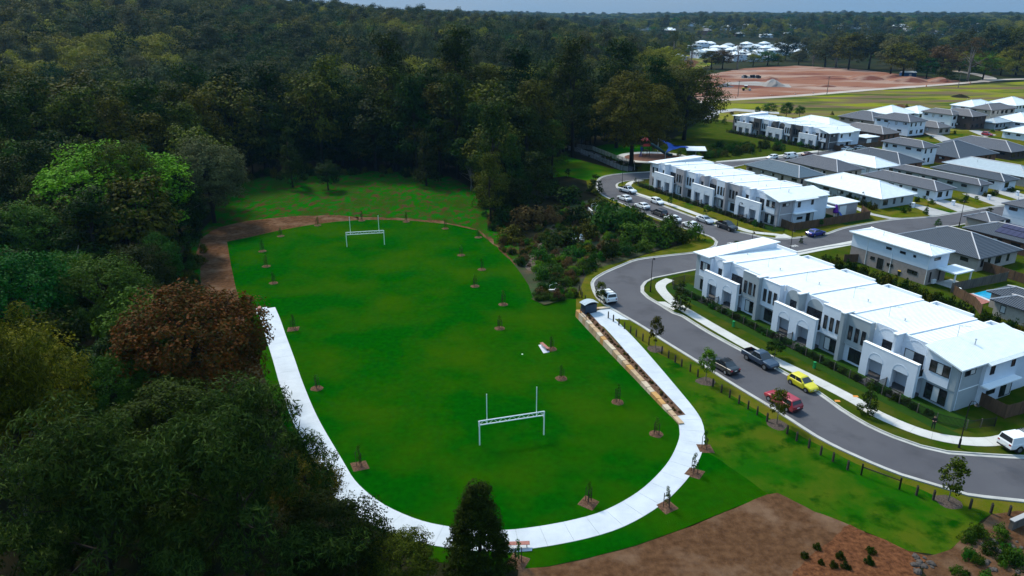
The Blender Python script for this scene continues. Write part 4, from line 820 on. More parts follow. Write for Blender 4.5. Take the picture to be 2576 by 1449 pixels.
    for sg in (-1, 1):
        y = sg * hw * .66
        MB().hexa([(fx - .32, y - .14, fz - .2), (fx - .06, y - .14, fz - .22), (fx - .14 if True else 0, y + .14 * 1, fz - .22), (fx - .36, y + .14, fz - .2)], [(fx - .34, y - .14, fz - .05), (fx - .13, y - .14, fz - .1), (fx - .2, y + .14, fz - .1), (fx - .38, y + .14, fz - .05)]).build('headlight', M['hlight'], T)
        rz = s['st'][1][2]; MB().box(-L / 2 - .015, -L / 2 + .14, sg * hw * .72 - .13, sg * hw * .72 + .13, rz - .26, rz - .08).build('taillight', M['tlight'], T)
        mx = c1 - .35; MB().box(mx, mx + .14, sg * (hw + .02) - .1, sg * (hw + .02) + .1, zb + .0, zb + .14).build('mirror', paint, T)
    MB().box(fx - .12, fx - .005, -hw * .55, hw * .55, .36 + R_ * .2, .5 + R_ * .3).build('grille', M['trim'], T)
    MB().box(-L / 2 - .02, -L / 2 + .06, -hw * .85, hw * .85, .34 + R_ * .2, .46 + R_ * .3).build('rear_bumper', M['trim'], T)
    MB().box(-L / 2 - .03, -L / 2, -.19, .19, .66, .78).build('number_plate', M['plate'], T)
    MB().box(fx - .01, fx + .015, -.19, .19, .42, .53).build('number_plate', M['plate'], T)
    if kind == 'ute':
        x0, x1 = .1 - L / 2, 1.72 - L / 2
        if bed == 'open':
            t = MB(); t.box(x0, x1, -hw * .84, hw * .84, .6, .72); t.box(x0 - .04, x0, -hw * .84, hw * .84, .6, 1.16); t.box(x1, x1 + .03, -hw * .84, hw * .84, .6, 1.16); t.build('tray_liner', M['trim'], T)
        else:
            MB().hexa([(x0 - .05, -hw * .93, 1.17), (x1 + .25, -hw * .93, 1.17), (x1 + .25, hw * .93, 1.17), (x0 - .05, hw * .93, 1.17)], [(x0 + .1, -hw * .78, 1.82), (x1 + .25, -hw * .78, 1.82), (x1 + .25, hw * .78, 1.82), (x0 + .1, hw * .78, 1.82)]).build('canopy', paint, T)
            pane('canopy_window', [(x0 - .05, hw * .93, 1.17), (x0 - .05, -hw * .93, 1.17), (x0 + .1, -hw * .78, 1.82), (x0 + .1, hw * .78, 1.82)])
    if rack:
        k = MB()
        for x in (r0 + .3, (r0 + r1) / 2, r1 - .3): k.box(x - .03, x + .03, -wr_ - .02, wr_ + .02, zr + .05, zr + .1)
        for sg in (-1, 1): k.box(r0 + .1, r1 - .1, sg * wr_ - .03, sg * wr_ + .03, zr, zr + .06)
        k.build('roof_rack', M['black'], T)
    return T
P_ = {k: carpaint(k, c, m) for k, c, m in (('yellow', (.62, .55, .005), 0), ('slate_blue', (.035, .06, .10), .3), ('black', (.008, .008, .010), 0), ('red', (.32, .012, .025), 0), ('white', (.74, .77, .79), 0), ('silver', (.46, .50, .54), .4), ('charcoal', (.022, .026, .032), .3), ('blue', (.006, .018, .22), .2), ('maroon', (.10, .010, .014), 0), ('navy', (.012, .012, .02), 0))}
def heading(p, q): a, c = g(*p), g(*q); return math.atan2(c.y - a.y, c.x - a.x)
VEH = [('hatch', 'yellow', Z1(905, 1190), ANG, 'bright yellow hatchback parked at the kerb by the nearest terrace', {}),
 ('ute', 'slate_blue', Z1(583, 1012), ANG, 'slate blue dual cab pickup with open tray parked before the yellow car', {}),
 ('sedan', 'black', Z1(303, 1052), ANG + math.pi, 'black sedan with roof racks parked beside the park verge', dict(rack=True)),
 ('wagon', 'red', Z1(752, 1322), ANG + math.pi, 'red station wagon half hidden behind a street tree', {}),
 ('ute', 'white', (2572, 1124), R(14), 'white canopied pickup at the right edge by the lamp post', dict(bed='canopy', rack=True)),
 ('suv', 'white', ZA(462, 300), ANG + math.pi - R(8), 'white off road wagon with roof rack at the bend by the kiosk', dict(rack=True)),
 ('ute', 'white', Z2(303, 437), R(-52), 'white dual cab pickup at the bend by the middle terrace', dict(bed='open', rack=True)),
 ('hatch', 'white', Z2(602, 548), ANG, 'white hatchback parked before the middle terrace fence', {}),
 ('sedan', 'silver', Z2(1082, 735), ANG, 'silver sedan parked just behind the charcoal pickup', {}),
 ('ute', 'charcoal', Z2(1300, 802), ANG, 'charcoal dual cab pickup at the corner of the side street', {}),
 ('sedan', 'white', Z2(272, 513), ANG + math.pi, 'white sedan farthest along the bushy side of the road', {}),
 ('sedan', 'white', Z2(450, 592), ANG + math.pi, 'white sedan beside the bushes behind the black wagon', {}),
 ('wagon', 'navy', Z2(620, 662), ANG + math.pi, 'black wagon between two white sedans beside the bushes', {}),
 ('sedan', 'white', Z2(757, 722), ANG + math.pi, 'white sedan with dark rear bumper next to the black wagon', {}),
 ('sedan', 'white', Z2(940, 785), ANG + math.pi, 'white sedan half hidden by a bush at the junction', {}),
 ('sedan', 'blue', Z2(2195, 866), heading((2022, 595), (2145, 569)), 'bright blue sedan parked on the side street', {}),
 ('van', 'white', Z2(1945, 92), heading((1900, 404), (2040, 390)), 'tall white van in the street behind the middle terrace', {}),
 ('hatch', 'white', Z2(1757, 98), heading((1900, 404), (2040, 390)) + math.pi, 'small white hatchback behind the tall white van', {}),
 ('sedan', 'maroon', Z2(2118, 68), heading((1900, 404), (2040, 390)), 'maroon sedan in front of the tall white van', {}),
 ('sedan', 'white', Z3(800, 660), heading((1900, 404), (2040, 390)), 'white sedan showing its roof behind the long white roofed house', {}),
 ('sedan', 'silver', Z3(925, 645), heading((1900, 404), (2040, 390)), 'silver sedan beside the timber fence of the farthest terrace', {}),
 ('van', 'white', (1788, 279), R(100), 'lone white van on the gravel lane by the paddock', {}),
 ('hatch', 'red', Z3(2205, 507), ANG, 'small red hatchback in a driveway near the brown brick house', {})]
PROTO = {}
for kind, col, px, a, lab, kw in VEH:
    p = g(*px); key = (kind, col, str(kw))
    if key in PROTO: T = dup(PROTO[key], p, a, lab)
    else: T = PROTO[key] = car_proto(kind, P_[col], **kw); T.location = p; T.rotation_euler = (0, 0, a); T['label'] = lab
    T['group'] = 'parked vehicles'; T['category'] = {'ute': 'pickup', 'van': 'van', 'wagon': 'wagon', 'suv': 'wagon', 'hatch': 'hatchback', 'sedan': 'sedan'}[kind]
    T.location.z = .02
# yellow road roller on the earthworks
yp = mat('roller_yellow', (.42, .36, .04), .5)
p = g(1877, 228); T = thing('road_roller', 'yellow road roller working on the red earthworks', 'road roller', p, R(-15)); b = MB()
b.box(-2.6, .2, -.95, .95, .8, 1.7); b.box(.2, 2.2, -.8, .8, .7, 1.2); b.build('body', yp, T)
MB().tube([(2.0, -1.05, .75), (2.0, 1.05, .75)], .75, 18).build('drum', M['galv'], T)
for sg in (-1, 1): MB().tube([(-1.6, sg * .6, .75), (-1.6, sg * 1.1, .75)], .75, 16).build('wheel', M['tyre'], T)
cb = MB(); cb.box(-1.2, .5, -.8, .8, 1.7, 2.9); cb.build('cab', M['glass'], T); lbox(T, 'cab_roof', (-1.3, .6, -.9, .9, 2.9, 3.05), M['capw'])
# ================================================================== PARK AND STREET FURNITURE
def goal(label, L, Rr):
    a, c = g(*L), g(*Rr); d = (c - a); ln = d.length; T = thing('goal_posts', label, 'goal', a, math.atan2(d.y, d.x), 'combined football goals'); m = M['postw']
    for x in (0, ln): MB().tube([(x, 0, -.2), (x, 0, 2.98)], .075, 10).build('post', m, T)
    for z in (2.5, 2.98): MB().tube([(0, 0, z), (ln, 0, z)], .065, 8).build('crossbar', m, T)
    n = 14; z = MB()
    for k in range(n):
        z0, z1 = (2.5, 2.98) if k % 2 == 0 else (2.98, 2.5); z.tube([(ln * k / n, 0, z0), (ln * (k + 1) / n, 0, z1)], .025, 5)
    z.build('lattice', m, T)
    for x in ((ln - 5.6) / 2, (ln + 5.6) / 2): MB().tube([(x, .09, 2.42), (x, .09, 6.1)], .05, 8).build('upright', m, T)
    for x in (0, ln): MB().tube([(x, 0, 2.9), (x, .45, 2.75), (x, .35, 2.2), (x, .02, 2.0)], .03, 5).build('net_bracket', m, T)
goal('white goal with tall uprights nearest the camera', (1206.8, 1119.7), (1368, 1093.8))
goal('white goal with tall uprights at the far end of the field', (872.9, 621), (967.3, 615.3))
def sapling_proto(square, seed):
    r = random.Random(seed); T = thing('sapling', '-', 'sapling'); b = MB()
    n = 4 if square else 12; rad = 1.15 if square else .8; P = [(rad * r.uniform(.92, 1.08) * math.cos(2 * math.pi * (k + .5) / n), rad * r.uniform(.92, 1.08) * math.sin(2 * math.pi * (k + .5) / n)) for k in range(n)]
    b.add([(x, y, .01) for x, y in P] + [(x * .75, y * .75, .09) for x, y in P] + [(0, 0, .12)], [(k, (k + 1) % n, n + (k + 1) % n, n + k) for k in range(n)] + [(n + k, n + (k + 1) % n, 2 * n) for k in range(n)]); b.build('mulch_bed', M['mulch'], T)
    for sx, sy in ((-.32, .1), (.32, .1), (0, -.34)): MB().box(sx - .028, sx + .028, sy - .028, sy + .028, 0, 1.55).build('stake', M['darktimber'], T)
    MB().box(-.33, .33, .09, .11, 1.15, 1.2).box(-.33, .33, .09, .11, .7, .74).build('tie', M['darktimber'], T)
    MB().tube([(0, 0, 0), (.03, 0, 1.1), (0, .03, 2.0)], [.022, .016, .008], 5).build('trunk', M['bark'], T)
    me = leaf_cloud('sapling_leaves', [(Vector((r.uniform(-.12, .12), r.uniform(-.12, .12), z)), .17 + .05 * r.random()) for z in (.5, .8, 1.05, 1.35, 1.6, 1.85, 2.05)], 26, .16, .5, LEAF['shrub'], seed, droop=.1)
    obj('crown', me, T); return T
SAP_R, SAP_S = sapling_proto(False, 1), sapling_proto(True, 2)
SAP = [(799, 567, 0, 'staked sapling on the far field edge left of the far goal'), (706, 594, 0, 'staked sapling near the top left corner of the field'), (660, 632, 0, 'topmost of the saplings down the left edge of the field'), (670, 670, 0, 'second sapling down the left edge of the field'), (688, 712, 0, 'third sapling down the left edge, above the path end'), (632, 786, 0, 'sapling just left of the bench at the path end'), (738, 828, 1, 'sapling in a square mulch bed right of the path end'), (797, 977, 0, 'sapling beside the left arm of the path near the red tree'), (905, 1172, 1, 'sapling in square mulch inside the lower left bend of the path'), (910, 555, 0, 'staked sapling directly behind the far goal'), (1022, 558, 0, 'staked sapling on the far edge, first right of the far goal'), (1120, 575, 0, 'staked sapling on the far edge, second right of the far goal'), (1203, 597, 0, 'staked sapling at the top right corner of the field'), (1160, 642, 0, 'topmost sapling of the right hand field row'), (1212, 678, 0, 'sapling on the right of the field nearest the creek'), (1195, 720, 0, 'third sapling down the right side of the field'), (1266, 766, 0, 'two staked sapling on the right of the field above another'), (1257, 826, 0, 'sapling left of the lone bench slab'), (1387, 878, 0, 'sapling right behind the lone bench on its slab'), (1412, 952, 0, 'sapling between the lone bench and the near goal'), (1553, 1010, 0, 'sapling below the sandstone wall, middle'), (1651, 1092, 0, 'sapling near the lower end of the sandstone wall'), (1481, 1265, 1, 'sapling in square mulch inside the lower right bend of the path'), (1677, 1275, 1, 'sapling in square mulch outside the lower right bend'), (1746, 1190, 1, 'sapling in square mulch outside the path, middle of three'), (1773, 1128, 1, 'sapling in square mulch outside the path, topmost of three'), (1303, 1414, 1, 'sapling in timber frame in front of the bench at the bottom')]
for i, (x, y, s, lab) in enumerate(SAP):
    p = g(x, y); p.z = dip(p.x, p.y); pr = SAP_S if s else SAP_R
    if i == 0: T = SAP_R
    elif i == 6: T = SAP_S
    else: T = dup(pr)
    T.location = p; T.rotation_euler = (0, 0, random.uniform(0, 6.28)); k = random.uniform(.85, 1.15); T.scale = (1, 1, k); T['label'] = lab; T['group'] = 'staked saplings round the field'
ORD = ['first', 'second', 'third', 'fourth', 'fifth', 'sixth', 'seventh', 'eighth', 'ninth', 'tenth', 'eleventh', 'twelfth', 'thirteenth', 'fourteenth', 'fifteenth', 'sixteenth', 'seventeenth', 'eighteenth', 'nineteenth', 'twentieth', 'twenty first', 'twenty second', 'twenty third', 'twenty fourth', 'twenty fifth', 'twenty sixth', 'twenty seventh', 'twenty eighth', 'twenty ninth', 'thirtieth']
bm_ = MB(); bm_.hexa([(-.09, -.09, -.1), (.09, -.09, -.1), (.09, .09, -.1), (-.09, .09, -.1)], [(-.085, -.085, 1.0), (.085, -.085, 1.0), (.085, .085, 1.12), (-.085, .085, 1.12)]); BOL = bm_.mesh('bollard', M['darktimber'])
BL = [ZA(*p) for p in [(485, 468), (531, 498), (581, 532), (631, 564), (686, 600), (737, 633), (797, 672), (852, 710), (970, 787), (1030, 828), (1090, 868), (1148, 905), (1226, 950), (1294, 1000)]] + [Z6(*p) for p in [(228, 20), (292, 65), (354, 103), (424, 147), (493, 190), (562, 233), (636, 283), (788, 378), (859, 428), (951, 483), (1041, 536), (1133, 585), (1243, 647)]]
for i, p in enumerate(BL): obj('bollard', BOL, None, g(*p), random.uniform(-.2, .2), ORD[i] + ' dark timber bollard from the kiosk along the park verge', 'bollard', 'timber bollards along the park verge')
for i, p in enumerate([Z6(1763, 840), Z6(1890, 875), Z6(2167, 942), Z6(2325, 975), Z6(2461, 993)]): obj('bollard', BOL, None, g(*p), random.uniform(-.2, .2), ORD[i] + ' dark timber bollard right of the black barrier gate', 'bollard', 'timber bollards along the park verge')
for i, p in enumerate([(1472, 759), (1464, 750), (1461, 741), (1457, 731.9), (1468, 693), (1477, 684)]): obj('bollard', BOL, None, g(*p), random.uniform(-.2, .2), ORD[i] + ' dark timber bollard up the creek edge behind the kiosk', 'bollard', 'timber bollards along the park verge')
# barrier gate
a, c = g(*Z6(1347, 688)), g(*Z6(1635, 795)); d = c - a; T = thing('barrier_gate', 'long black swing barrier between two posts on the verge', 'gate', a, math.atan2(d.y, d.x))
for x in (0, d.length): MB().tube([(x, 0, -.1), (x, 0, 1.35)], .09, 8).build('post', M['black'], T)
MB().tube([(0, 0, 1.0), (d.length, 0, 1.0)], .06, 8).build('rail', M['black'], T)
# sandstone retaining wall: every block a part
T = thing('sandstone_wall', 'low sandstone block wall between the field and the sloping path', 'wall', (WA.x, WA.y, 0), math.atan2(WD.y, WD.x), None)
rr = random.Random(3); x = -.2; sgn = 1 if Vector((-WD.y, WD.x)).dot(WN) < 0 else -1; i = 0
while x < WL + .1:
    ln = rr.uniform(1.25, 1.9); dpt = rr.uniform(.62, .74); zt = .2 + rr.uniform(-.03, .03); t = x / WL; zb = -1.15 * (1 - .6 * t); j = .03
    y0, y1 = sorted((sgn * -.02, sgn * dpt)); m_ = M[rr.choice(('sand1', 'sand2', 'sand1', 'sand2', 'sand3'))]
    q = lambda k: rr.uniform(-.025, .025)
    MB().hexa([(x + j, y0, zb), (x + ln - j, y0, zb), (x + ln - j, y1, zb), (x + j, y1, zb)], [(x + j + .03 + q(0), y0 + .03 + q(0), zt), (x + ln - j - .03 + q(0), y0 + .03 + q(0), zt + q(0)), (x + ln - j - .03, y1 - .03 + q(0), zt + q(0)), (x + j + .03, y1 - .03, zt)]).build('block', m_, T); x += ln; i += 1
for k in range(5):                                  # the return at the kiosk end
    y0, y1 = sorted((sgn * (.75 + k * 1.0), sgn * (1.72 + k * 1.0))); MB().box(-.25, .4, y0, y1, -1.1, .22 + rr.uniform(-.03, .03)).build('block', M[rr.choice(('sand1', 'sand2'))], T)
A_ = [WA + WD * (WL * k / 30) - WN * .72 for k in range(31)]; B_ = [WA + WD * (WL * k / 30) - WN * 1.75 for k in range(31)]
ribbon('garden_bed', A_, B_, .06, M['mulch'])
for k in range(44):
    p = WA + WD * (WL * (k + .5 + rr.uniform(-.3, .3)) / 44) - WN * rr.uniform(.95, 1.5); s = rr.uniform(.16, .3); o = obj('ground_plant', TREE['tuft'][0], None, (p.x, p.y, .05), rr.uniform(0, 6), 'small dark tussock in the mulch strip along the sandstone wall', 'plant', 'tussocks along the sandstone wall'); o.scale = (s, s, s * 1.3); set_mat(o, LEAF['brownish' if k % 3 else 'olive'])
# kiosk: dark blue cabinet with curved roof
p = g(1481, 785); T = thing('kiosk', 'dark blue steel cabinet with pale curved roof at the head of the path', 'kiosk', p, ANG + R(90)); T.scale = (.85, .85, .85); nv = mat('kiosk_navy', (.018, .035, .06), .5)
lbox(T, 'cabinet', (-1.25, 1.25, -.75, .75, 0, 1.75), nv)
for k in range(3): lbox(T, 'door', (-1.2 + k * .82, -.42 + k * .82, -.79, -.75, .12, 1.65), mat('kiosk_door', (.022, .045, .075), .4)); 
b = MB(); n = 10
P = [(-1.5 + 3.0 * k / n, 1.85 + .38 * math.sin(math.pi * k / n)) for k in range(n + 1)]
b.add([(x, -.95, z) for x, z in P] + [(x, .95, z) for x, z in P] + [(x, -.95, z + .06) for x, z in P] + [(x, .95, z + .06) for x, z in P], [(k, k + 1, n + 2 + k, n + 1 + k) for k in range(n)] + [(2 * n + 2 + k, 3 * n + 3 + k, 3 * n + 4 + k, 2 * n + 3 + k) for k in range(n)] + [(k, 2 * n + 2 + k, 2 * n + 3 + k, k + 1) for k in range(n)]); b.build('curved_roof', M['roofp'], T)
# handrail by the kiosk, and white handrails on the culvert headwalls
def rail(label, pts, m, hgt=1.05, zs=(1.05, .55), name='handrail'):
    W = [g(*p) for p in pts]; T = thing(name, label, 'railing', W[0])
    for q in W: q = q - W[0]; MB().tube([(q.x, q.y, 0), (q.x, q.y, hgt)], .035, 6).build('post', m, T)
    for z in zs: MB().tube([((q - W[0]).x, (q - W[0]).y, z) for q in W], .03, 6).build('rail', m, T)
rail('black handrail beside the kiosk at the top of the sandstone wall', [ZA(285, 500), ZA(232, 440), ZA(240, 400)], M['black'])
K9 = lambda x, y: (1274.5 + x * .125, 576.9 + y * .125)
rail('white pipe handrail on the culvert in the creek shrubs', [K9(862, 1245), K9(990, 1195), K9(1085, 1260), K9(965, 1310)], M['postw'])
rail('white pipe handrail on the headwall near the upper road bend', [(1487.7, 525), (1498, 521), (1504, 526), (1497, 533)], M['postw'])
for lab, a in (('concrete culvert headwall below the white handrail in the creek', (K9(850, 1330), K9(960, 1330))), ('concrete headwall below the upper road bend', ((1476, 530), (1488, 541)))):
    p, q = g(*a[0]), g(*a[1]); d = q - p; T = thing('culvert_headwall', lab, 'headwall', p, math.atan2(d.y, d.x)); lbox(T, 'wall', (0, d.length, 0, .3, 0, .9), M['kerb']); lbox(T, 'coping', (-.05, d.length + .05, -.05, .35, .9, 1.0), M['foot'])
p = g(2545, 1335); T = thing('culvert_headwall', 'pale concrete headwall at the rocky bank on the right edge', 'headwall', p, R(25)); MB().prism([(0, 0), (3.5, 0), (3.5, .35), (0, .35)], -.1, .95).build('wall', M['timberg'], T); lbox(T, 'coping', (-.05, 3.55, -.05, .4, .952, 1.03), M['drive'])
# benches
def bench(label, px, rz, z=.04):
    T = thing('bench', label, 'bench', g(*px) + Vector((0, 0, z)), rz, 'backless park benches')
    for k in range(4): MB().box(-1.1, 1.1, -.23 + k * .12, -.13 + k * .12, .43, .475).build('slat', M['slat'], T)
    for x in (-.85, .85): MB().box(x - .03, x + .03, -.2, .2, .37, .43).box(x - .035, x + .035, -.035, .035, 0, .37).build('leg', M['trim'], T)
bench('red brown slatted bench on the pad at the bottom of the loop', (1301, 1378), R(3)); bench('red brown slatted bench at the left end of the path', (652, 784), R(100)); bench('red brown slatted bench on the lone slab beside the field', (1370, 877), R(114), .02)
p = g(1314, 891); b = MB(); b.tube([(0, 0, .01), (0, 0, .06)], [.13, .05], 8); b.build('field_marker', M['capw'], None, loc=p, label='tiny white marker cap in the grass near the lone bench', cat='marker')
# street lamps
def lamp_proto():
    T = thing('street_lamp', '-', 'street lamp'); MB().tube([(0, 0, 0), (0, 0, 1.1)], [.13, .11], 8).build('base', M['black'], T)
    MB().tube([(0, 0, 1.1), (0, 0, 5.3), (0, -.12, 5.75), (0, -.45, 5.9), (0, -.7, 5.75)], [.065, .05, .04, .035, .03], 8).build('pole', M['black'], T)
    MB().tube([(0, -.7, 5.8), (0, -.7, 5.62), (0, -.7, 5.5)], [.06, .14, .26], 10).build('lantern', M['black'], T); return T
LP0 = lamp_proto()
for i, (px, rz, lab) in enumerate([((1636, 734), R(150), 'black street lamp on the verge inside the road bend'), ((1565, 464), R(150), 'black street lamp at the upper road bend'), ((1853.9, 574), R(27), 'black street lamp before the middle terrace corner'), ((1985, 650), R(0), 'black street lamp on the side street behind the nearest terrace'), ((1886, 655), R(0), 'black street lamp at the junction behind the terrace roof'), ((2412, 1126), R(30), 'black street lamp on the verge beside the standing person'), ((2412, 571), R(150), 'black street lamp beside the dark roofs of the side street'), ((2164, 547), R(180), 'black street lamp by the timber fence of the middle terrace'), ((2057, 393), R(0), 'black street lamp near the maroon sedan'), ((2228, 348), R(0), 'black street lamp in front of the brown brick house')]):
    T = LP0 if i == 0 else dup(LP0); T.location = g(*px); T.rotation_euler = (0, 0, rz); T['label'] = lab; T['group'] = 'black street lamps'
# fences
def fence(label, W, hgt, m, kind='paling', name='timber_fence', cat='fence'):
    W = [Vector((p.x, p.y)) for p in W]; T = thing(name, label, cat, (W[0].x, W[0].y, 0))
    for i in range(len(W) - 1):
        a, c = W[i] - W[0], W[i + 1] - W[0]; d = c - a; n = max(1, round(d.length / 2.4)); nn = Vector((-d.y, d.x)).normalized(); ang = math.atan2(d.y, d.x)
        for k in range(n):
            p = a + d * (k / n); ln = d.length / n; o = MB()
            if kind == 'paling':
                x = .06; 
                while x < ln - .05: w_ = min(.1, ln - .05 - x); o.box(x, x + w_ - .008, -.01, .01 + (.008 if int(x * 10) % 2 else 0), .04, hgt + random.uniform(-.015, .015)); x += .1
                o.box(.05, ln - .05, .015, .06, .35, .43); o.box(.05, ln - .05, .015, .06, hgt - .4, hgt - .32)
            else:
                for q in range(int(ln / .12)): o.box(.06 + q * .12, .06 + q * .12 + .035, -.012, .012, .08, hgt - .03)
                o.box(.03, ln - .03, -.02, .02, .12, .16); o.box(.03, ln - .03, -.02, .02, hgt - .08, hgt - .04)
            pn = o.build('panel', m, T); pn.location = (p.x, p.y, 0); pn.rotation_euler = (0, 0, ang)
            ps = MB().box(-.05, .05, -.05, .05, 0, hgt + .08).build('post', m if kind == 'paling' else M['timberg'], T); ps.location = (p.x, p.y, 0); ps.rotation_euler = (0, 0, ang)
    e = W[-1] - W[0]; ps = MB().box(-.05, .05, -.05, .05, 0, hgt + .08).build('post', m, T); ps.location = (e.x, e.y, 0)
    return T
fence('dark picket fence along the front gardens of the nearest terrace', [TL(T1, -1.0, 3.5), TL(T1, -3.2, .5), TL(T1, -3.0, -2.2), TL(T1, -1, -3.6), TL(T1, 47, -3.6), TL(T1, 49.5, -2.0), TL(T1, 50.5, 1.5)], 1.15, M['black'], 'picket', 'picket_fence')
fence('dark picket fence along the front gardens of the middle terrace', [TL(T2, -.5, 3.5), TL(T2, -2.6, .5), TL(T2, -2.2, -2.2), TL(T2, 0, -3.4), TL(T2, 46, -3.4), TL(T2, 50, -1.5)], 1.15, M['black'], 'picket', 'picket_fence')
fence('dark picket fence before the farthest terrace', [TL(T3, 0, -3), TL(T3, 46, -3), TL(T3, 48.5, -1)], 1.15, M['black'], 'picket', 'picket_fence')
for T_, nm in ((T1, 'nearest'), (T2, 'middle')):
    for u in (3.6, 19.2, 34.6): fence('short dark fence by the %s portico of the %s terrace' % (('first', 'second', 'third')[(3.6, 19.2, 34.6).index(u)], nm), [TL(T_, u + 3.9, -1.3), TL(T_, u + 3.9, -3.4)], 1.2, M['black'], 'picket', 'picket_fence')
fence('brown paling fence at the left end of the nearest terrace', [TL(T1, -.1, .6), TL(T1, -.1, 6)], 1.75, M['timber'])
fence('tan paling fence beside the end wall of the nearest terrace', [TL(T1, 46.6, 4.6), TL(T1, 50.0, 4.2), TL(T1, 50.8, 14), TL(T1, 50.8, 22)], 1.75, M['timber'])
fence('tan paling fence round the side yard of the middle terrace', [TL(T2, 46.5, 1.2), TL(T2, 50.2, .8), TL(T2, 50.6, 24), TL(T2, 46, 27)], 1.8, M['timber'])
fence('tan paling fence beside the end of the farthest terrace', [TL(T3, 46.5, 3), TL(T3, 49, 3), TL(T3, 49, 24)], 1.75, M['timber'])
fence('long red brown paling fence behind the middle terrace', [TL(T2, -2, 22), TL(T2, 30, 23), TL(T2, 44, 26)], 1.75, M['timber'])
fence('brown paling fence behind the white and beige house', [g(*ZR(1320, 1225)), g(*ZR(2350, 1560)), g(*ZR(2600, 1640))], 1.7, M['timber'])
fence('grey weathered fence beside the pool', [g(*ZP(1100, 520)), g(*ZP(2220, 290))], 1.7, M['timberg'])
fence('brown paling fence between hedge and pool deck', [g(*ZP(1150, 560)), g(*ZP(1560, 800)), g(*ZP(1700, 980))], 1.6, M['timber'])
fence('brown paling fence between the two street front houses', [g(*Z3(380, 1010)), g(*Z3(620, 1060)), g(*Z3(990, 1200))], 1.6, M['timber'])
fence('brown fence beside the left wall of the white and beige house', [g(*Z1(1215, 250)), g(*Z1(1325, 248))], 1.6, M['timber'])
# garden strips and front lawns
def strip(T, u0, u1, v0, v1, z, m, nm): 
    q = [TL(T, u, v) for u, v in ((u0, v0), (u1, v0), (u1, v1), (u0, v1))]; sheet(nm, q, z, m)
for T_ in (T1, T2): strip(T_, -2.2, 49, -3.5, .6, .014, M['garden'], 'front_garden'); strip(T_, -2, 52, 15, 24, .011, M['garden'], 'rear_yard')
strip(T1, -3, 50, -5.1, -3.65, .011, M['garden'], 'dark_verge')
for T_ in (T1, T2):
    for u in (5.6, 9.1, 21.2, 24.7, 36.6, 40.1): strip(T_, u - .7, u + .7, -3.4, -1.3, .03, M['porch'], 'stepping_path')
# green utility pillars, meter covers
for i, px in enumerate([Z1(382, 735), Z1(992, 1048), ZR(-20, 0)][:2]):
    T = thing('utility_pillar', ('green utility pillar on the verge by the first porches', 'green utility pillar on the verge by the last porches')[i], 'utility box', g(*px), ANG, 'green utility pillars'); MB().hexa([(-.16, -.16, 0), (.16, -.16, 0), (.16, .16, 0), (-.16, .16, 0)], [(-.12, -.12, .8), (.12, -.12, .8), (.12, .12, .8), (-.12, .12, .8)]).build('body', M['bgreen'], T); lbox(T, 'cap', (-.17, .17, -.17, .17, .8, .92), M['bgreen'])
for i, px in enumerate([Z3(1455, 1230), Z3(1858, 1207), Z3(2217, 1150), Z3(2505, 1110)]):
    T = thing('letterbox', ORD[i] + ' pale letterbox pillar along the side street from the corner house', 'letterbox', g(*px), ANG, 'letterbox pillars'); lbox(T, 'pillar', (-.3, .3, -.25, .25, 0, 1.15), M['white']); lbox(T, 'cap', (-.35, .35, -.3, .3, 1.15, 1.22), M['capw']); lbox(T, 'slot', (-.15, .15, -.27, -.25, .8, .88), M['frame'])
# wheelie bins beside the beige house
for i, (px, lid) in enumerate(((ZP(70, 190), (.75, .45, .01)), (ZP(150, 205), (.5, .02, .02)))):
    T = thing('wheelie_bin', ('wheelie bin with yellow lid beside the beige wall', 'wheelie bin with red lid beside the beige wall')[i], 'bin', g(*px), ANG, 'wheelie bins'); MB().hexa([(-.22, -.25, .05), (.22, -.25, .05), (.22, .25, .05), (-.22, .25, .05)], [(-.29, -.34, 1.0), (.29, -.34, 1.0), (.29, .34, 1.0), (-.29, .34, 1.0)]).build('body', mat('bin_green', (.012, .03, .02), .6), T); MB().hexa([(-.3, -.36, 1.0), (.3, -.36, 1.0), (.3, .38, 1.0), (-.3, .38, 1.0)], [(-.27, -.3, 1.1), (.27, -.3, 1.1), (.27, .34, 1.06), (-.27, .34, 1.06)]).build('lid', mat('bin_lid', lid, .5), T)
    for sg in (-1, 1): MB().tube([(sg * .24, .3, .1), (sg * .3, .3, .1)], .1, 10).build('wheel', M['tyre'], T)
# pool, deck
def G3(pts): return [g(*ZP(*p)) for p in pts]
sheet('swimming_pool', G3([(1560, 545), (1870, 470), (2080, 520), (1920, 670)]), .05, M['water'])
b = MB(); ed = G3([(1480, 545), (1560, 535), (1920, 680), (1900, 720)]); sheet('pool_coping', ed, .045, M['path'])
T = thing('pool_deck', 'pink brown timber deck beside the blue pool', 'deck', g(*ZP(1450, 560)), 0); o_ = T.location
dk = G3([(1330, 560), (1500, 545), (1900, 720), (1870, 790), (1700, 760), (1500, 680)]); xs = [p.x for p in dk]; 
a0, b0 = g(*ZP(1330, 560)), g(*ZP(1700, 775)); dd = b0 - a0; n = 26; wv = Vector((-dd.y, dd.x, 0)).normalized() * -1
c0, c1 = g(*ZP(1500, 545)), g(*ZP(1905, 715))
for k in range(n):
    p0, p1, q0, q1 = a0.lerp(b0, k / n), a0.lerp(b0, (k + .93) / n), c0.lerp(c1, k / n), c0.lerp(c1, (k + .93) / n)
    MB().prism([p0 - o_, p1 - o_, q1 - o_, q0 - o_], .03, .09).build('board', M['slat'], T)
T = thing('kettle_barbecue', 'white covered barbecue by the pool deck', 'barbecue', g(*ZP(1250, 560)), 0)
MB().tube([(0, 0, .7), (0, 0, .95), (0, 0, 1.15), (0, 0, 1.22)], [.3, .42, .3, .08], 12).build('lid', M['capw'], T)
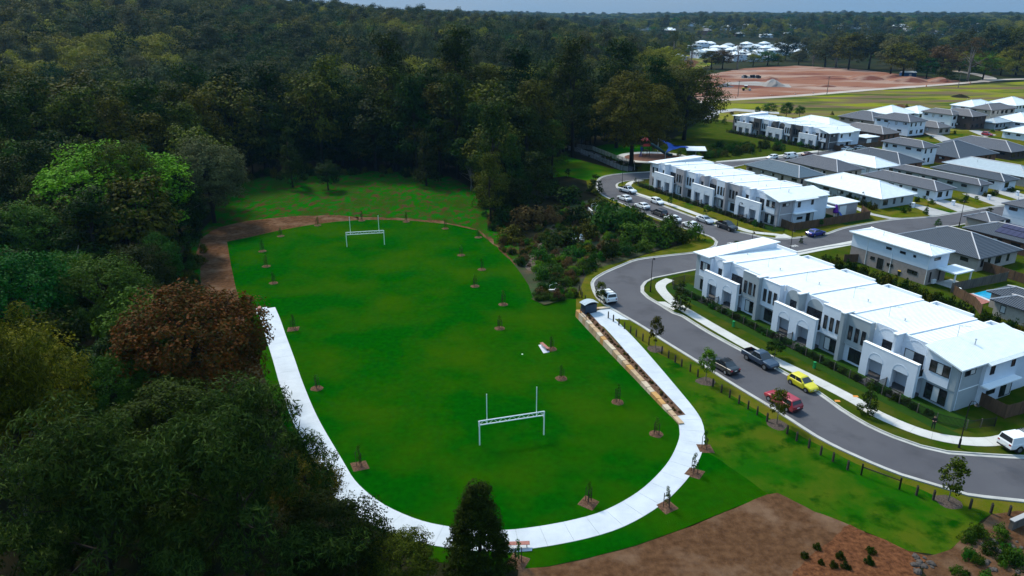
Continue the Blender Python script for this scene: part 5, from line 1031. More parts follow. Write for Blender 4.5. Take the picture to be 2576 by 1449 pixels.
for k in range(3): q = 2.1 * k; MB().tube([(.3 * math.cos(q), .3 * math.sin(q), 0), (.15 * math.cos(q), .15 * math.sin(q), .75)], .03, 5).build('leg', M['black'], T)
# playground: softfall, ring path, tower with slide, shade sail
pc = g(1643, 396); ring = lambda rx, ry, n=48: [(pc.x + rx * math.cos(2 * math.pi * k / n), pc.y + ry * math.sin(2 * math.pi * k / n)) for k in range(n)]
sheet('playground_path', ring(11.8, 10.2), .02, M['foot']); sheet('playground_softfall', ring(9.2, 7.0), .028, mat('softfall', (.17, .075, .045), .95, (.11, .05, .03), 1, 6))
T = thing('play_tower', 'climbing play tower with long dark tube slide', 'playground', g(1622, 392), R(10)); pg = mat('play_green', (.02, .07, .08), .4); pr_ = mat('play_red', (.5, .05, .04), .5); pb = mat('play_blue', (.01, .06, .3), .5)
for sx in (-1, 1):
    for sy in (-1, 1): MB().tube([(sx * 1.1, sy * 1.1, 0), (sx * 1.1, sy * 1.1, 5.2)], .09, 8).build('post', M['darktimber'], T)
for z in (1.8, 3.2): lbox(T, 'platform', (-1.2, 1.2, -1.2, 1.2, z, z + .12), M['timber'])
MB().add([(-1.4, -1.4, 5.0), (1.4, -1.4, 5.0), (1.4, 1.4, 5.0), (-1.4, 1.4, 5.0), (0, 0, 6.1)], [(0, 1, 4), (1, 2, 4), (2, 3, 4), (3, 0, 4), (3, 2, 1, 0)]).build('roof', pr_, T)
lbox(T, 'panel', (-1.15, 1.15, -1.25, -1.18, 3.3, 4.1), pr_); lbox(T, 'panel', (-1.25, -1.18, -1.1, 1.1, 1.9, 2.8), pb)
MB().tube([(1.2, 0, 3.9), (2.2, -.2, 3.7), (4.5, -.8, 2.2), (6.5, -1.6, .8), (7.8, -2.0, .45), (8.6, -2.2, .42)], .48, 10).build('tube_slide', pg, T)
for k in range(5): MB().tube([(-2.6 + k * .3, -1.4, 0), (-1.2, -1.0 + k * .5, 3.0)], .05, 5).build('climbing_net_rope', pb, T)
T = thing('shade_sail', 'bright blue pointed shade sail over the playground', 'shade sail', g(1672, 392), 0); sm = mat('sail_blue', (.004, .06, .34), .6)
cor = [g(1645, 402, 5.2), g(1722, 405, 5.4), g(1630, 388, 7.2)]; cor = [Vector(((1630 - 1288) / 1840 * 262, 245, top_z(0, 245, 349))), Vector(((1718 - 1288) / 1840 * 258, 240, top_z(0, 240, 371))), Vector(((1645 - 1288) / 1840 * 240, 222, top_z(0, 222, 385)))]
def sail(cs, nm, m):
    n = 10; b = MB(); ce = sum(cs, Vector()) / len(cs); idx = {}
    for i in range(n + 1):
        for j in range(n + 1 - i):
            a, c = i / n, j / n; e = 1 - a - c; p = cs[0] * e + cs[1] * a + cs[2] * c; w_ = 27 * a * c * e; ed = 4 * max(a * c, c * e, a * e) - 0 * w_
            p = p.lerp(ce, .68 * ed * (1 - w_ * .9)) + Vector((0, 0, .5 * math.sin(9 * a + 4 * c) * w_)); idx[i, j] = len(b.v); b.v.append(tuple(p - T.location))
    for i in range(n):
        for j in range(n - i):
            b.f.append((idx[i, j], idx[i + 1, j], idx[i, j + 1]))
            if j < n - i - 1: b.f.append((idx[i + 1, j], idx[i + 1, j + 1], idx[i, j + 1]))
    b.m = [0] * len(b.f); b.build(nm, m, T)
sail(cor, 'sail', sm)
for c in cor: MB().tube([(c.x - T.location.x, c.y - T.location.y, 0), (c.x - T.location.x, c.y - T.location.y, c.z + .3)], .11, 8).build('mast', M['galv'], T)
p = g(*Z2(985, 78)); T = thing('picnic_shelter', 'open picnic shelter with white skillion roof', 'shelter', p, ANG + R(60))
for x in (-2.4, 2.4):
    for y in (-1.4, 1.4): MB().tube([(x, y, 0), (x, y, 2.6 + .2 * y)], .08, 6).build('post', M['black'], T)
MB().hexa([(-3.2, -2.1, 2.3), (3.2, -2.1, 2.3), (3.2, 2.1, 3.0), (-3.2, 2.1, 3.0)], [(-3.2, -2.1, 2.42), (3.2, -2.1, 2.42), (3.2, 2.1, 3.12), (-3.2, 2.1, 3.12)]).build('roof', M['roofw'], T); lbox(T, 'table', (-.9, .9, -.4, .4, .7, .76), M['timber']); lbox(T, 'bench_seat', (-.9, .9, -.85, -.55, .42, .47), M['timber']); lbox(T, 'table_leg', (-.1, .1, -.1, .1, 0, .7), M['black'])
# chain-wire basin beside the upper lawn
fence('grey chain wire fence along the drainage basin by the upper lawn', [g(1430, 378), g(1460, 384), g(1500, 402), g(1560, 428), g(1578, 431)], 1.5, M['galv'], 'picket', 'wire_fence'); fence('grey wire fence on the playground side of the drainage basin', [g(1450, 372), g(1490, 378), g(1545, 400), g(1596, 417), g(1596, 428)], 1.5, M['galv'], 'picket', 'wire_fence')
sheet('drainage_basin', ragged(G([(1450, 376), (1490, 382), (1545, 405), (1594, 420), (1590, 430), (1560, 428), (1500, 402), (1462, 388)]), .3), .018, mat('basin_rock', (.05, .055, .07), .9, (.09, .09, .10), 1.2, 6, bump=.8))
# person standing on the footpath: one skinned body
def person(px, rz):
    T = thing('person', 'person in black standing on the footpath, holding a small controller', 'person', g(*px) + Vector((0, 0, .045)), rz)
    J = dict(pel=(0, 0, .95), wst=(0, 0, 1.1), chs=(0, .01, 1.33), nck=(0, .01, 1.5), head=(0, .03, 1.62), crn=(0, .02, 1.74), hl=(-.1, 0, .9), kl=(-.11, .02, .5), al=(-.12, -.02, .1), tl=(-.13, .13, .04), hr=(.1, 0, .9), kr=(.11, .02, .5), ar=(.12, -.02, .1), tr=(.13, .13, .04), sl=(-.18, 0, 1.43), el=(-.24, .02, 1.15), wl=(-.1, .24, 1.17), sr=(.18, 0, 1.43), er=(.24, .02, 1.15), wr=(.1, .24, 1.17))
    rad = dict(pel=.15, wst=.14, chs=.16, nck=.06, head=.095, crn=.07, hl=.1, kl=.065, al=.045, tl=.04, hr=.1, kr=.065, ar=.045, tr=.04, sl=.07, el=.05, wl=.035, sr=.07, er=.05, wr=.035)
    Ed = [('pel', 'wst'), ('wst', 'chs'), ('chs', 'nck'), ('nck', 'head'), ('head', 'crn'), ('pel', 'hl'), ('hl', 'kl'), ('kl', 'al'), ('al', 'tl'), ('pel', 'hr'), ('hr', 'kr'), ('kr', 'ar'), ('ar', 'tr'), ('chs', 'sl'), ('sl', 'el'), ('el', 'wl'), ('chs', 'sr'), ('sr', 'er'), ('er', 'wr')]
    for s in (-1, 1):                                   # palms and five fingers each, closed on the controller
        w_ = 'wl' if s < 0 else 'wr'; pm = 'pm' + w_; J[pm] = (s * .07, .3, 1.18); rad[pm] = .03; Ed.append((w_, pm))
        for k in range(4): a = 'f%d%s' % (k, w_); J[a] = (s * .045 + s * .008 * k, .345 - .006 * k, 1.2 - .018 * k); rad[a] = .009; Ed.append((pm, a))
        a = 't' + w_; J[a] = (s * .035, .31, 1.225); rad[a] = .01; Ed.append((pm, a))
    ks = list(J); me = bpy.data.meshes.new('body'); me.from_pydata([J[k] for k in ks], [(ks.index(a), ks.index(c)) for a, c in Ed], [])
    o = obj('body', me, T); md = o.modifiers.new('skin', 'SKIN'); sk = me.skin_vertices[0].data
    for i, k in enumerate(ks): sk[i].radius = (rad[k], rad[k]); sk[i].use_root = (k == 'pel')
    o.modifiers.new('sub', 'SUBSURF').levels = 1; o.modifiers['sub'].render_levels = 1
    m = mat('dark_clothes', (.010, .010, .012), .9); t = m.node_tree; tc = node(t, 'ShaderNodeTexCoord'); sx = node(t, 'ShaderNodeSeparateXYZ'); t.links.new(tc.outputs['Object'], sx.inputs[0])
    def gt(o_, v): q = node(t, 'ShaderNodeMath', operation='GREATER_THAN'); q.inputs[1].default_value = v; t.links.new(o_, q.inputs[0]); return q.outputs[0]
    mx = node(t, 'ShaderNodeMath', operation='MAXIMUM'); t.links.new(gt(sx.outputs[2], 1.51), mx.inputs[0]); t.links.new(gt(sx.outputs[1], .15), mx.inputs[1])
    mi = node(t, 'ShaderNodeMix', data_type='RGBA'); mi.inputs[6].default_value = (.010, .010, .012, 1); mi.inputs[7].default_value = (.38, .22, .16, 1); t.links.new(mx.outputs[0], mi.inputs[0]); t.links.new(mi.outputs[2], t.nodes['Principled BSDF'].inputs['Base Color']); me.materials.append(m)
    hm = mat('dark_hair', (.012, .009, .007), .8); b = MB(); n = 10
    for i in range(5):
        ph = .15 + i * .38
        for k in range(n): q = 2 * math.pi * k / n; b.v.append((.105 * math.sin(ph) * math.cos(q), -.005 + .115 * math.sin(ph) * math.sin(q) - (.02 if i > 2 else 0), 1.69 + .115 * math.cos(ph)))
    for i in range(4):
        for k in range(n):
            if i > 2 and 0 < k < n / 2: continue
            b.f.append((i * n + k, (i + 1) * n + k, (i + 1) * n + (k + 1) % n, i * n + (k + 1) % n)); b.m.append(0)
    b.f.append(tuple(range(n))); b.m.append(0); b.build('hair', hm, T)
    fm = mat('face_dark', (.03, .015, .012), .6); fs = mat('skin_tone', (.40, .24, .17), .6)
    for s in (-1, 1): MB().tube([(s * .034, .108, 1.655), (s * .034, .124, 1.655)], .011, 6).build('eye', fm, T); MB().tube([(s * .095, .02, 1.62), (s * .112, .02, 1.66)], .02, 6).build('ear', fs, T)
    MB().tube([(0, .11, 1.665), (0, .142, 1.625)], [.01, .017], 6).build('nose', fs, T); MB().box(-.028, .028, .112, .124, 1.578, 1.588).build('mouth', fm, T)
    c = thing('controller', 'small dark remote controller held by the standing person', 'controller', T.matrix_world @ Vector() if False else g(*px) + Vector((0, 0, .045)), rz); MB().box(-.06, .06, .31, .37, 1.185, 1.21).build('case', M['trim'], c); MB().box(-.035, .035, .325, .36, 1.21, 1.214).build('screen', M['glass'], c)
person(Z6(1886, 346), R(150))
# power poles at the earthworks
for i, (x, y, yt) in enumerate(((1960, 240, 182), (2235, 232, 178), (2412, 214, 182))[:3]):
    px = {0: (2010 - 0, 244, 205), 1: (2079, 238, 196), 2: (2411, 221, 188)}[i]; px = ((1856 + 0, 243, 203), (1920 + 160, 237, 192), (2410, 221, 181))[i]
    q = g(px[0], px[1]); hh = top_z(q.x, q.y, px[2]); T = thing('power_pole', ('bare timber power pole right of the road roller', 'timber power pole at the middle of the earthworks', 'timber power pole with crossarm at the right of the earthworks')[i], 'power pole', q, 0, 'power poles'); MB().tube([(0, 0, 0), (0, 0, hh)], [.2, .13], 8).build('pole', M['timberg'], T)
    MB().box(-1.2, 1.2, -.08, .08, hh - .6, hh - .45).build('crossarm', M['timberg'], T)
    for k in (-1, 0, 1): MB().tube([(k, 0, hh - .45), (k, 0, hh - .25)], .06, 6).build('insulator', M['galv'], T)
# spoil heaps and drums on the earthworks
def heap(px, r, h, m, lab):
    q = g(*px); b = MB(); n = 16; rn = random.Random(lab)
    for i, (k, z) in enumerate(((1, 0), (.7, .38), (.35, .78), (.08, 1))):
        for j in range(n): a = 2 * math.pi * j / n; f = k * rn.uniform(.85, 1.1); b.v.append((r * f * math.cos(a), r * f * math.sin(a), h * z * rn.uniform(.9, 1.05) - .05))
    for i in range(3):
        for j in range(n): b.f.append((i * n + j, i * n + (j + 1) % n, (i + 1) * n + (j + 1) % n, (i + 1) * n + j))
    b.f.append(tuple(range(3 * n, 4 * n))); b.m = [0] * len(b.f); b.build('spoil_heap', m, None, loc=q, label=lab, cat='spoil heap', group='spoil heaps')
RE = bpy.data.materials['red_earth']
heap((1942, 216), 8, 4.2, bpy.data.materials['crushed_rock'], 'grey gravel heap beside the road roller'); heap((1822, 218), 6, 2, bpy.data.materials['basin_rock'], 'low dark gravel heap at the left of the earthworks'); heap((1937, 198), 7, 1.6, RE, 'red soil heap behind the grey gravel heap'); heap((2180, 198), 14, 3, RE, 'long red soil heap before the tree line'); heap((2285, 203), 14, 3, RE, 'red soil heap right of the middle of the earthworks'); heap((2240, 195), 12, 2.5, RE, 'red soil heap beside the blue shed'); heap((2365, 205), 10, 3, RE, 'red soil heap below the large brown tree'); heap((2075, 217), 8, 1.5, RE, 'small red heap by the power pole')
heap((2265, 268), 5, 1.2, M['dirt'], 'brown earth mound in the green paddock'); heap((2415, 244), 5, 1.6, M['soil'], 'dark brush pile in the paddock')
for i in range(9):
    q = g(1868 + i * 5.2 + random.uniform(-1.5, 1.5), 196.5 + random.uniform(-1, 1)); T = thing('drainage_pit', ORD[i] + ' dark concrete drainage pit from the left on the earthworks', 'pit', q, random.uniform(0, 3), 'drainage pits'); lbox(T, 'chamber', (-.9, .9, -.9, .9, 0, random.uniform(1.1, 2.2)), M['trim'] if i % 3 else M['kerb']); lbox(T, 'rim', (-1, 1, -1, 1, 0, .2), M['kerb'])
for i, x in enumerate((1775, 1850, 1940, 2000, 2045, 2330, 2440)):
    q = g(x, 252 - (x - 1775) * .062); T = thing('safety_bollard', ORD[i] + ' orange safety barrier along the gravel road from the left', 'barrier', q, 0, 'orange barriers'); MB().tube([(0, 0, 0), (0, 0, 1.2)], [.45, .3], 8).build('body', mat('safety_orange', (.6, .17, .03), .6), T); MB().tube([(0, 0, .6), (0, 0, .85)], .42, 8).build('band', M['capw'], T)
q = g(2283, 193); T = thing('site_shed', 'blue walled site shed with white roof by the trees', 'shed', q, R(10)); lbox(T, 'wall', (-5, 5, -2.5, 2.5, 0, 3), mat('shed_blue', (.03, .13, .33), .6)); MB().hexa([(-5.3, -2.8, 3), (5.3, -2.8, 3), (5.3, 2.8, 3), (-5.3, 2.8, 3)], [(-5.3, -.2, 4), (5.3, -.2, 4), (5.3, .2, 4), (-5.3, .2, 4)]).build('roof', M['roofw'], T); lbox(T, 'door', (-1, 1, -2.56, -2.5, 0, 2.2), M['capw'])

# two white slatted chairs by the creek, side-yard things of the middle terrace, rocks on the bank
for i, px in enumerate((K9(1345, 235), K9(1512, 248))):
    T = thing('garden_chair', ('left of two white slatted chairs by the creek', 'right of two white slatted chairs by the creek')[i], 'chair', g(*px), R(15 - 20 * i), 'white creek chairs'); T.scale = (1.35,) * 3
    for k in range(5): MB().hexa([(-.3 + k * .125, .25, .35), (-.2 + k * .125, .25, .35), (-.2 + k * .125, .28, .35), (-.3 + k * .125, .28, .35)], [(-.3 + k * .125, .5, 1.0 + .06 * (2 - abs(k - 2))), (-.2 + k * .125, .5, 1.0 + .06 * (2 - abs(k - 2))), (-.2 + k * .125, .53, 1.0 + .06 * (2 - abs(k - 2))), (-.3 + k * .125, .53, 1.0 + .06 * (2 - abs(k - 2)))]).build('back_slat', M['capw'], T)
    for k in range(4): MB().box(-.3, .3, -.3 + k * .14, -.19 + k * .14, .36, .39).build('seat_slat', M['capw'], T)
    for sx in (-1, 1): MB().box(sx * .34 - .04, sx * .34 + .04, -.35, .35, .56, .6).build('armrest', M['capw'], T); MB().box(sx * .34 - .03, sx * .34 + .03, -.3, -.22, 0, .56).build('leg', M['capw'], T); MB().box(sx * .34 - .03, sx * .34 + .03, .22, .3, 0, .56).build('leg', M['capw'], T)
p = g(*Z3(672, 1322)); T = thing('garden_umbrella', 'folded purple garden umbrella in the side yard of the middle terrace', 'umbrella', p, 0); MB().tube([(0, 0, 0), (0, 0, 3.0)], .04, 6).build('pole', M['galv'], T); MB().tube([(0, 0, .9), (0, 0, 1.2), (0, 0, 2.2), (0, 0, 2.95)], [.5, .62, .4, .05], 10).build('canopy', mat('purple_canvas', (.13, .02, .30), .8), T)
p = g(*Z3(716, 1318)); T = thing('play_slide', 'small bright blue plastic slide beside the purple umbrella', 'slide', p, R(30)); MB().hexa([(-.3, -.9, .05), (.3, -.9, .05), (.3, -.8, .05), (-.3, -.8, .05)], [(-.3, .5, 1.3), (.3, .5, 1.3), (.3, .6, 1.3), (-.3, .6, 1.3)]).build('chute', pb, T)
for sx in (-1, 1): MB().tube([(sx * .3, .9, 0), (sx * .28, .55, 1.5)], .05, 6).build('frame', pb, T)
p = TL(T2, 41.5, 15.3); T = thing('patio_roof', 'small white patio roof behind the end of the middle terrace', 'patio cover', p, ANG); MB().hexa([(0, 0, 2.35), (4.4, 0, 2.35), (4.4, 3.2, 2.2), (0, 3.2, 2.2)], [(0, 0, 2.47), (4.4, 0, 2.47), (4.4, 3.2, 2.32), (0, 3.2, 2.32)]).build('roof', M['roofw'], T)
for x in (.2, 4.2): MB().box(x - .06, x + .06, 2.95, 3.07, 0, 2.2).build('post', M['capw'], T)
rkm = mat('grey_rock', (.085, .07, .06), .9, (.045, .038, .033), 2, 6, bump=.6); rk = random.Random(12); RK = []
for k in range(4):
    b = MB(); n = 8
    for i, (kk_, z) in enumerate(((1, 0), (.95, .4), (.6, .75), (.15, .9))):
        for j in range(n): a = 6.283 * j / n; f = kk_ * rk.uniform(.75, 1.15); b.v.append((f * math.cos(a), f * .8 * math.sin(a), z * rk.uniform(.85, 1.1) - .1))
    for i in range(3):
        for j in range(n): b.f.append((i * n + j, i * n + (j + 1) % n, (i + 1) * n + (j + 1) % n, (i + 1) * n + j))
    b.f.append(tuple(range(3 * n, 4 * n))); b.m = [0] * len(b.f); RK.append(b.mesh('rock', rkm))
for i in range(46):
    q = g(rk.uniform(2470, 2575), rk.uniform(1352, 1440)) if i < 32 else g(rk.uniform(2285, 2345), rk.uniform(1400, 1440)); s_ = rk.uniform(.15, .45); o = obj('rock', RK[i % 4], None, (q.x, q.y, .01), rk.uniform(0, 6), 'grey rock in the rubble of the bank at the right edge' if i < 32 else 'pale rock where the mulch meets the rocky bank', 'rock', 'rocks on the bank'); o.scale = (s_, s_, s_ * .7)
# ================================================================== TREES AND PLANTS
def tree_px(key, leaf, bx, by, ty, wpx, label, cat='tree', group=None, bark=None, name='tree'):
    p = g(bx, by); hgt = max(.4, top_z(p.x, p.y, ty)); dep = p.y * math.cos(TH) + (H - hgt * .6) * math.sin(TH); wd = wpx * dep / F
    return place_tree(key, p.x, p.y, hill(p.x, p.y) if p.length > 300 else 0, hgt, wd, leaf, bark, name, label, cat, group)
# a leafless tree: limbs only
for key, sd in (('bare0', 5), ('bare1', 9)):
    q = random.Random(sd); tips = [Vector((q.gauss(0, 2.2), q.gauss(0, 2.2), q.uniform(5, 10))) for _ in range(30)]
    TREE[key] = (trunk_mesh('limbs_' + key, 10, tips, .16, M['palebark'], sd, .25, 2, 30), None, 10, 3.2)
def bare(bx, by, ty, wpx, label):
    p = g(bx, by); hgt = top_z(p.x, p.y, ty); dep = p.y * math.cos(TH) + (H - hgt * .6) * math.sin(TH); k = random.choice(('bare0', 'bare1')); cm = TREE[k]
    T = thing('bare_tree', label, 'tree', (p.x, p.y, 0), random.uniform(0, 6), 'leafless trees'); T.scale = (wpx * dep / F / 6.4,) * 2 + (hgt / 10,); obj('limbs', cm[0], T)
HAND = [
 ('near_dome', 'bright', 325, 655, 358, 360, 'rounded tree with vivid lime green leaves at the left'), ('near_dome2', 'olive', 350, 668, 348, 200, 'olive crowned tree in front of the vivid lime green tree'),
 ('near_dome', 'red', 520, 1045, 714, 375, 'big rusty red brown tree beside the left arm of the path'), ('near_gum', 'gum', 640, 1540, 1030, 560, 'large foreground gum with drooping grey green leaves beside the path'),
 ('near_gum2', 'gum', 300, 1600, 1120, 560, 'foreground gum with drooping leaves in the bottom left corner'), ('near_dome2', 'yellow', 85, 1170, 822, 330, 'yellow green topped tree at the left edge below the middle'),
 ('near_gum2', 'olive', 130, 1370, 890, 420, 'dull olive gum left of the rusty red tree'), ('near_cone', 'dark', 1205, 1455, 1186, 190, 'dark cone shaped tree standing over the bottom bend of the path'),
 ('near_dome', 'mid', 60, 960, 612, 320, 'broad mid green tree at the left edge'), ('near_dome2', 'mid', 290, 900, 640, 240, 'mid green tree just above the rusty red tree'), ('near_dome', 'mid', 110, 745, 505, 210, 'round mid green tree below the olive crowned tree'), ('near_dome2', 'dark', 372, 805, 612, 170, 'dark green tree beside the dirt track'),
 ('near_dome', 'dark', 450, 640, 430, 170, 'dark tree hanging over the top of the dirt track'), ('near_dome2', 'dark', 850, 1490, 1262, 280, 'dark bushy tree at the bottom beside the path'), ('near_dome', 'olive', 1010, 1490, 1345, 190, 'low olive bush tree left of the dark cone tree'),
 ('near_dome', 'dark', 470, 1250, 960, 330, 'dark tree between the rusty red tree and the foreground gum'), ('near_dome2', 'olive', 785, 1335, 1140, 180, 'olive brown tree leaning over the path at the lower left'),
 ('near_dome', 'grey', 540, 560, 345, 190, 'grey green layered tree behind the vivid lime green tree'),
 ('dome0', 'mid', 55, 520, 298, 150, 'pale green crown low at the left edge of the forest'), ('dome1', 'mid', 425, 430, 243, 110, 'mid green rounded crown against the dark forest'),
 ('cone', 'dark', 1073, 467, 323, 68, 'narrow dark cone tree at the far edge of the meadow'), ('dome2', 'dark', 826, 478, 404, 62, 'small round dark tree standing alone in the meadow'), ('cone', 'dark', 737, 470, 305, 70, 'slim dark tree at the back left of the meadow'),
 ('gum0', 'dark', 1245, 530, 275, 115, 'olive gum at the left of the creek trees'), ('gum1', 'dark', 1320, 480, 280, 125, 'leafy gum behind the creek beside the upper lawn'), ('cone', 'mid', 1290, 500, 322, 70, 'green cone shaped tree among the creek gums'), ('gum2', 'mid', 1388, 447, 308, 82, 'gum with bare trunk standing on the edge of the upper lawn'), ('gum1', 'dark', 1350, 545, 388, 110, 'dull olive tree above the creek bed'), ('gum0', 'olive', 1235, 560, 395, 80, 'dark straggly tree at the right corner of the meadow'),
 ('gum0', 'dark', 1155, 395, 86, 150, 'tallest dark gum rising above the middle of the forest'), ('gum1', 'dark', 1440, 395, 108, 140, 'tall dark gum behind the upper lawn'), ('gum2', 'dark', 1550, 372, 112, 140, 'tall dark gum at the right end of the forest wall'), ('near_dome', 'olive', 1588, 416, 180, 220, 'big spreading gum beside the playground'), ('near_dome2', 'olive', 1720, 352, 160, 190, 'big olive gum behind the shade sail'), ('gum1', 'dark', 985, 415, 98, 150, 'tall dark gum left of the tallest one'), ('gum2', 'dark', 1300, 390, 130, 150, 'tall dark gum between the tallest one and the upper lawn'), ('gum1', 'olive', 840, 410, 150, 140, 'dark gum in the forest wall behind the lone round tree'), ('gum2', 'dark', 690, 415, 170, 150, 'dark gum at the left of the forest wall'), ('gum1', 'dark', 1640, 360, 150, 120, 'dark gum just left of the big olive gum'),
 ('airy', 'grey', 1690, 200, 78, 60, 'thin pale gum standing on the far dirt clearing'), ('airy', 'grey', 1735, 195, 88, 50, 'second thin pale gum on the far dirt clearing')]
for k, lf, bx, by, ty, wp, lab in HAND: tree_px(k, lf, bx, by, ty, wp, lab)
bare(205, 800, 622, 150, 'leafless tree with pale twisted limbs at the left'); bare(370, 640, 505, 190, 'leafless pale limbs under the olive crowned tree'); bare(290, 1010, 900, 130, 'leafless grey branches left of the rusty red tree'); bare(60, 1300, 1060, 120, 'leafless pale limbs at the left edge in the gum'); bare(1185, 480, 405, 35, 'small leafless white tree at the right of the meadow')
LINE = [(1853.9, 175.3, 117, 40, 'airy', 'brownish'), (1817, 173, 128.7, 40, 'dome1', 'brownish'), (1789, 173, 132, 45, 'dome0', 'olive'), (1894, 167, 138, 28, 'dome2', 'yellow'), (1930.5, 165, 132, 44, 'dome1', 'mid'), (1957, 165, 138, 23, 'dome0', 'yellow'), (1975.5, 152, 89.5, 46, 'dome0', 'grey'), (2027, 145, 98, 36, 'dome1', 'grey'), (2009, 163, 130, 32, 'dome2', 'grey'), (2044, 167, 122, 34, 'airy', 'grey'), (2102, 170, 82, 72, 'airy', 'grey'), (2075, 168, 95, 56, 'dome2', 'grey'), (2134, 175, 87, 62, 'dome1', 'olive'), (2185, 174, 84, 62, 'dome0', 'grey'), (2270, 194, 110, 74, 'dome0', 'olive'), (2330, 197, 150, 46, 'dome1', 'mid'), (2376.6, 204, 157, 40, 'cone', 'olive'), (2363, 197, 119, 62, 'dome1', 'brownish'), (2433, 205, 100, 80, 'airy', 'brownish'), (2471.6, 200, 137, 54, 'dome2', 'lime'), (2516.6, 189, 129, 40, 'dome0', 'yellow'), (2555, 189, 114, 62, 'dome1', 'olive'), (2240, 187, 90, 58, 'dome2', 'grey'), (2305, 180, 88, 62, 'dome0', 'grey'), (2413, 180, 78, 62, 'dome1', 'grey'), (2480, 174, 66, 62, 'dome2', 'grey'), (2535, 174, 68, 60, 'dome0', 'olive'), (2585, 182, 80, 60, 'dome1', 'grey')]  # many leaf tones paled here, distance haze put into the colour
CN = dict(brownish='brown leaved', dark='dark green', yellow='yellow green', mid='mid green', grey='pale grey green', olive='olive', lime='lime green', gum='grey green', shrub='green', dry='dry', bright='vivid green', red='red brown')
for i, (bx, by, ty, wp, k, lf) in enumerate(LINE): tree_px(k, lf, bx, by, ty - 4, wp * 1.3, '%s %s in the tree line behind the earthworks' % (CN[lf], 'cone tree' if k == 'cone' else 'tree'), 'tree', 'tree line behind the earthworks')
for bx, by, ty, wp, lab in ((1934, 289, 259, 36, 'left of three bushy trees beside the paddock lane'), (1977, 297, 257, 34, 'middle of three bushy trees beside the paddock lane'), (2010.5, 295, 266, 27, 'right of three bushy trees beside the paddock lane'), (1905, 290, 268, 16, 'small dark tree left of the three bushy trees')): tree_px('dome1', 'mid', bx, by, ty, wp, lab)
tree_px('cone', 'dark', 1800, 310, 277, 15, 'slim dark cone tree at the left end of the farthest terrace'); tree_px('cone', 'mid', 1822, 312, 290, 15, 'slim green tree beside the left end of the farthest terrace')
for i, (bx, by, ty) in enumerate(((2244, 275, 263), (2280, 272, 260), (2093, 290, 279))): tree_px('cone', 'dark', bx, by, ty, 10, 'tiny dark young tree on the paddock edge, number %d from the left' % (1 if i == 2 else i + 2), 'tree', 'young trees on the paddock edge')
# street trees
STREET = [(1510, 762, 708, 30, 'street', 'olive', 'young street tree beside the white off road wagon'), (1648, 877.7, 795, 34, 'street', 'olive', 'young street tree on the park verge nearest the kiosk'), (1775, 959.7, 877, 42, 'street', 'lime', 'young street tree hiding the rear of the black sedan'), (1954, 1067.7, 979, 48, 'street', 'olive', 'young street tree in front of the red wagon'), (2384.7, 1262.7, 1153, 62, 'street', 'olive', 'young street tree at the bottom right beside the bollards'), (1712, 781, 697, 46, 'street1', 'dark', 'dense dark street tree at the left end of the nearest terrace'), (1948, 900, 855, 46, 'street', 'dark', 'small street tree behind the slate blue pickup'), (2180, 1043.7, 957, 48, 'street1', 'dark', 'street tree in front of the last portico'), (1685, 518, 495, 14, 'street', 'mid', 'small street tree behind the white hatchback'), (1777.6, 545, 515, 20, 'street', 'mid', 'small street tree behind the silver sedan'), (1598, 462, 446, 10, 'street1', 'dark', 'tiny street tree at the upper bend'), (1897, 578, 552, 14, 'street', 'mid', 'small street tree by the corner fence of the middle terrace'), (2064, 571, 552, 14, 'street', 'mid', 'small street tree before the tan paling fence'), (2330, 540, 511, 10, 'street1', 'dark', 'left of two narrow garden pines on the side street'), (2286, 533, 508, 11, 'street1', 'dark', 'right of two narrow garden pines on the side street'), (2360, 568, 548, 19, 'street1', 'mid', 'small cone tree between the dark roofs and the side street'), (2487, 540, 522, 16, 'street', 'dark', 'small dark tree before the white house end'), (2326, 545, 525, 12, 'street', 'mid', 'thin young tree on the driveway edge'), (2455, 507, 493, 11, 'street', 'mid', 'thin young tree on the second front lawn'), (1498, 487, 432, 42, 'street1', 'dark', 'dark pointed tree on the creek edge at the upper bend'), (1428, 445, 424, 15, 'street', 'dark', 'small dark tree on the near edge of the upper lawn'), (2012, 374, 356, 16, 'street', 'mid', 'street tree by the fence of the farthest terrace'), (1968, 385, 362, 14, 'street', 'mid', 'street tree on the grass left of the white van'), (1890, 388, 368, 12, 'street', 'dark', 'thin tree on the grass strip by the bollards'), (2015, 612, 590, 10, 'street1', 'dark', 'tiny tree on the side street verge'), (1853, 612, 606, 14, 'street', 'dark', 'tiny tree behind the ridge of the nearest terrace')]
for bx, by, ty, wp, k, lf, lab in STREET:
    tree_px(k, lf, bx, by, ty, wp, lab, 'tree', 'young street trees', name='street_tree')
for i, (bx, by) in enumerate(((1648, 878), (1775, 960), (1954, 1068), (2384.7, 1263))):
    p = g(bx, by); n = 14; b = MB(); P = [(1.2 * random.uniform(.85, 1.15) * math.cos(6.283 * k / n), 1.2 * random.uniform(.85, 1.15) * math.sin(6.283 * k / n)) for k in range(n)]; b.add([(x, y, 0) for x, y in P] + [(0, 0, .12)], [(k, (k + 1) % n, n) for k in range(n)]); b.build('mulch_ring', mat('grey_mulch', (.10, .075, .06), .95, (.045, .032, .025), 6, bump=1), None, loc=(p.x, p.y, .012), label=ORD[i] + ' grey mulch ring from the kiosk along the park verge', cat='mulch', group='mulch rings under street trees')
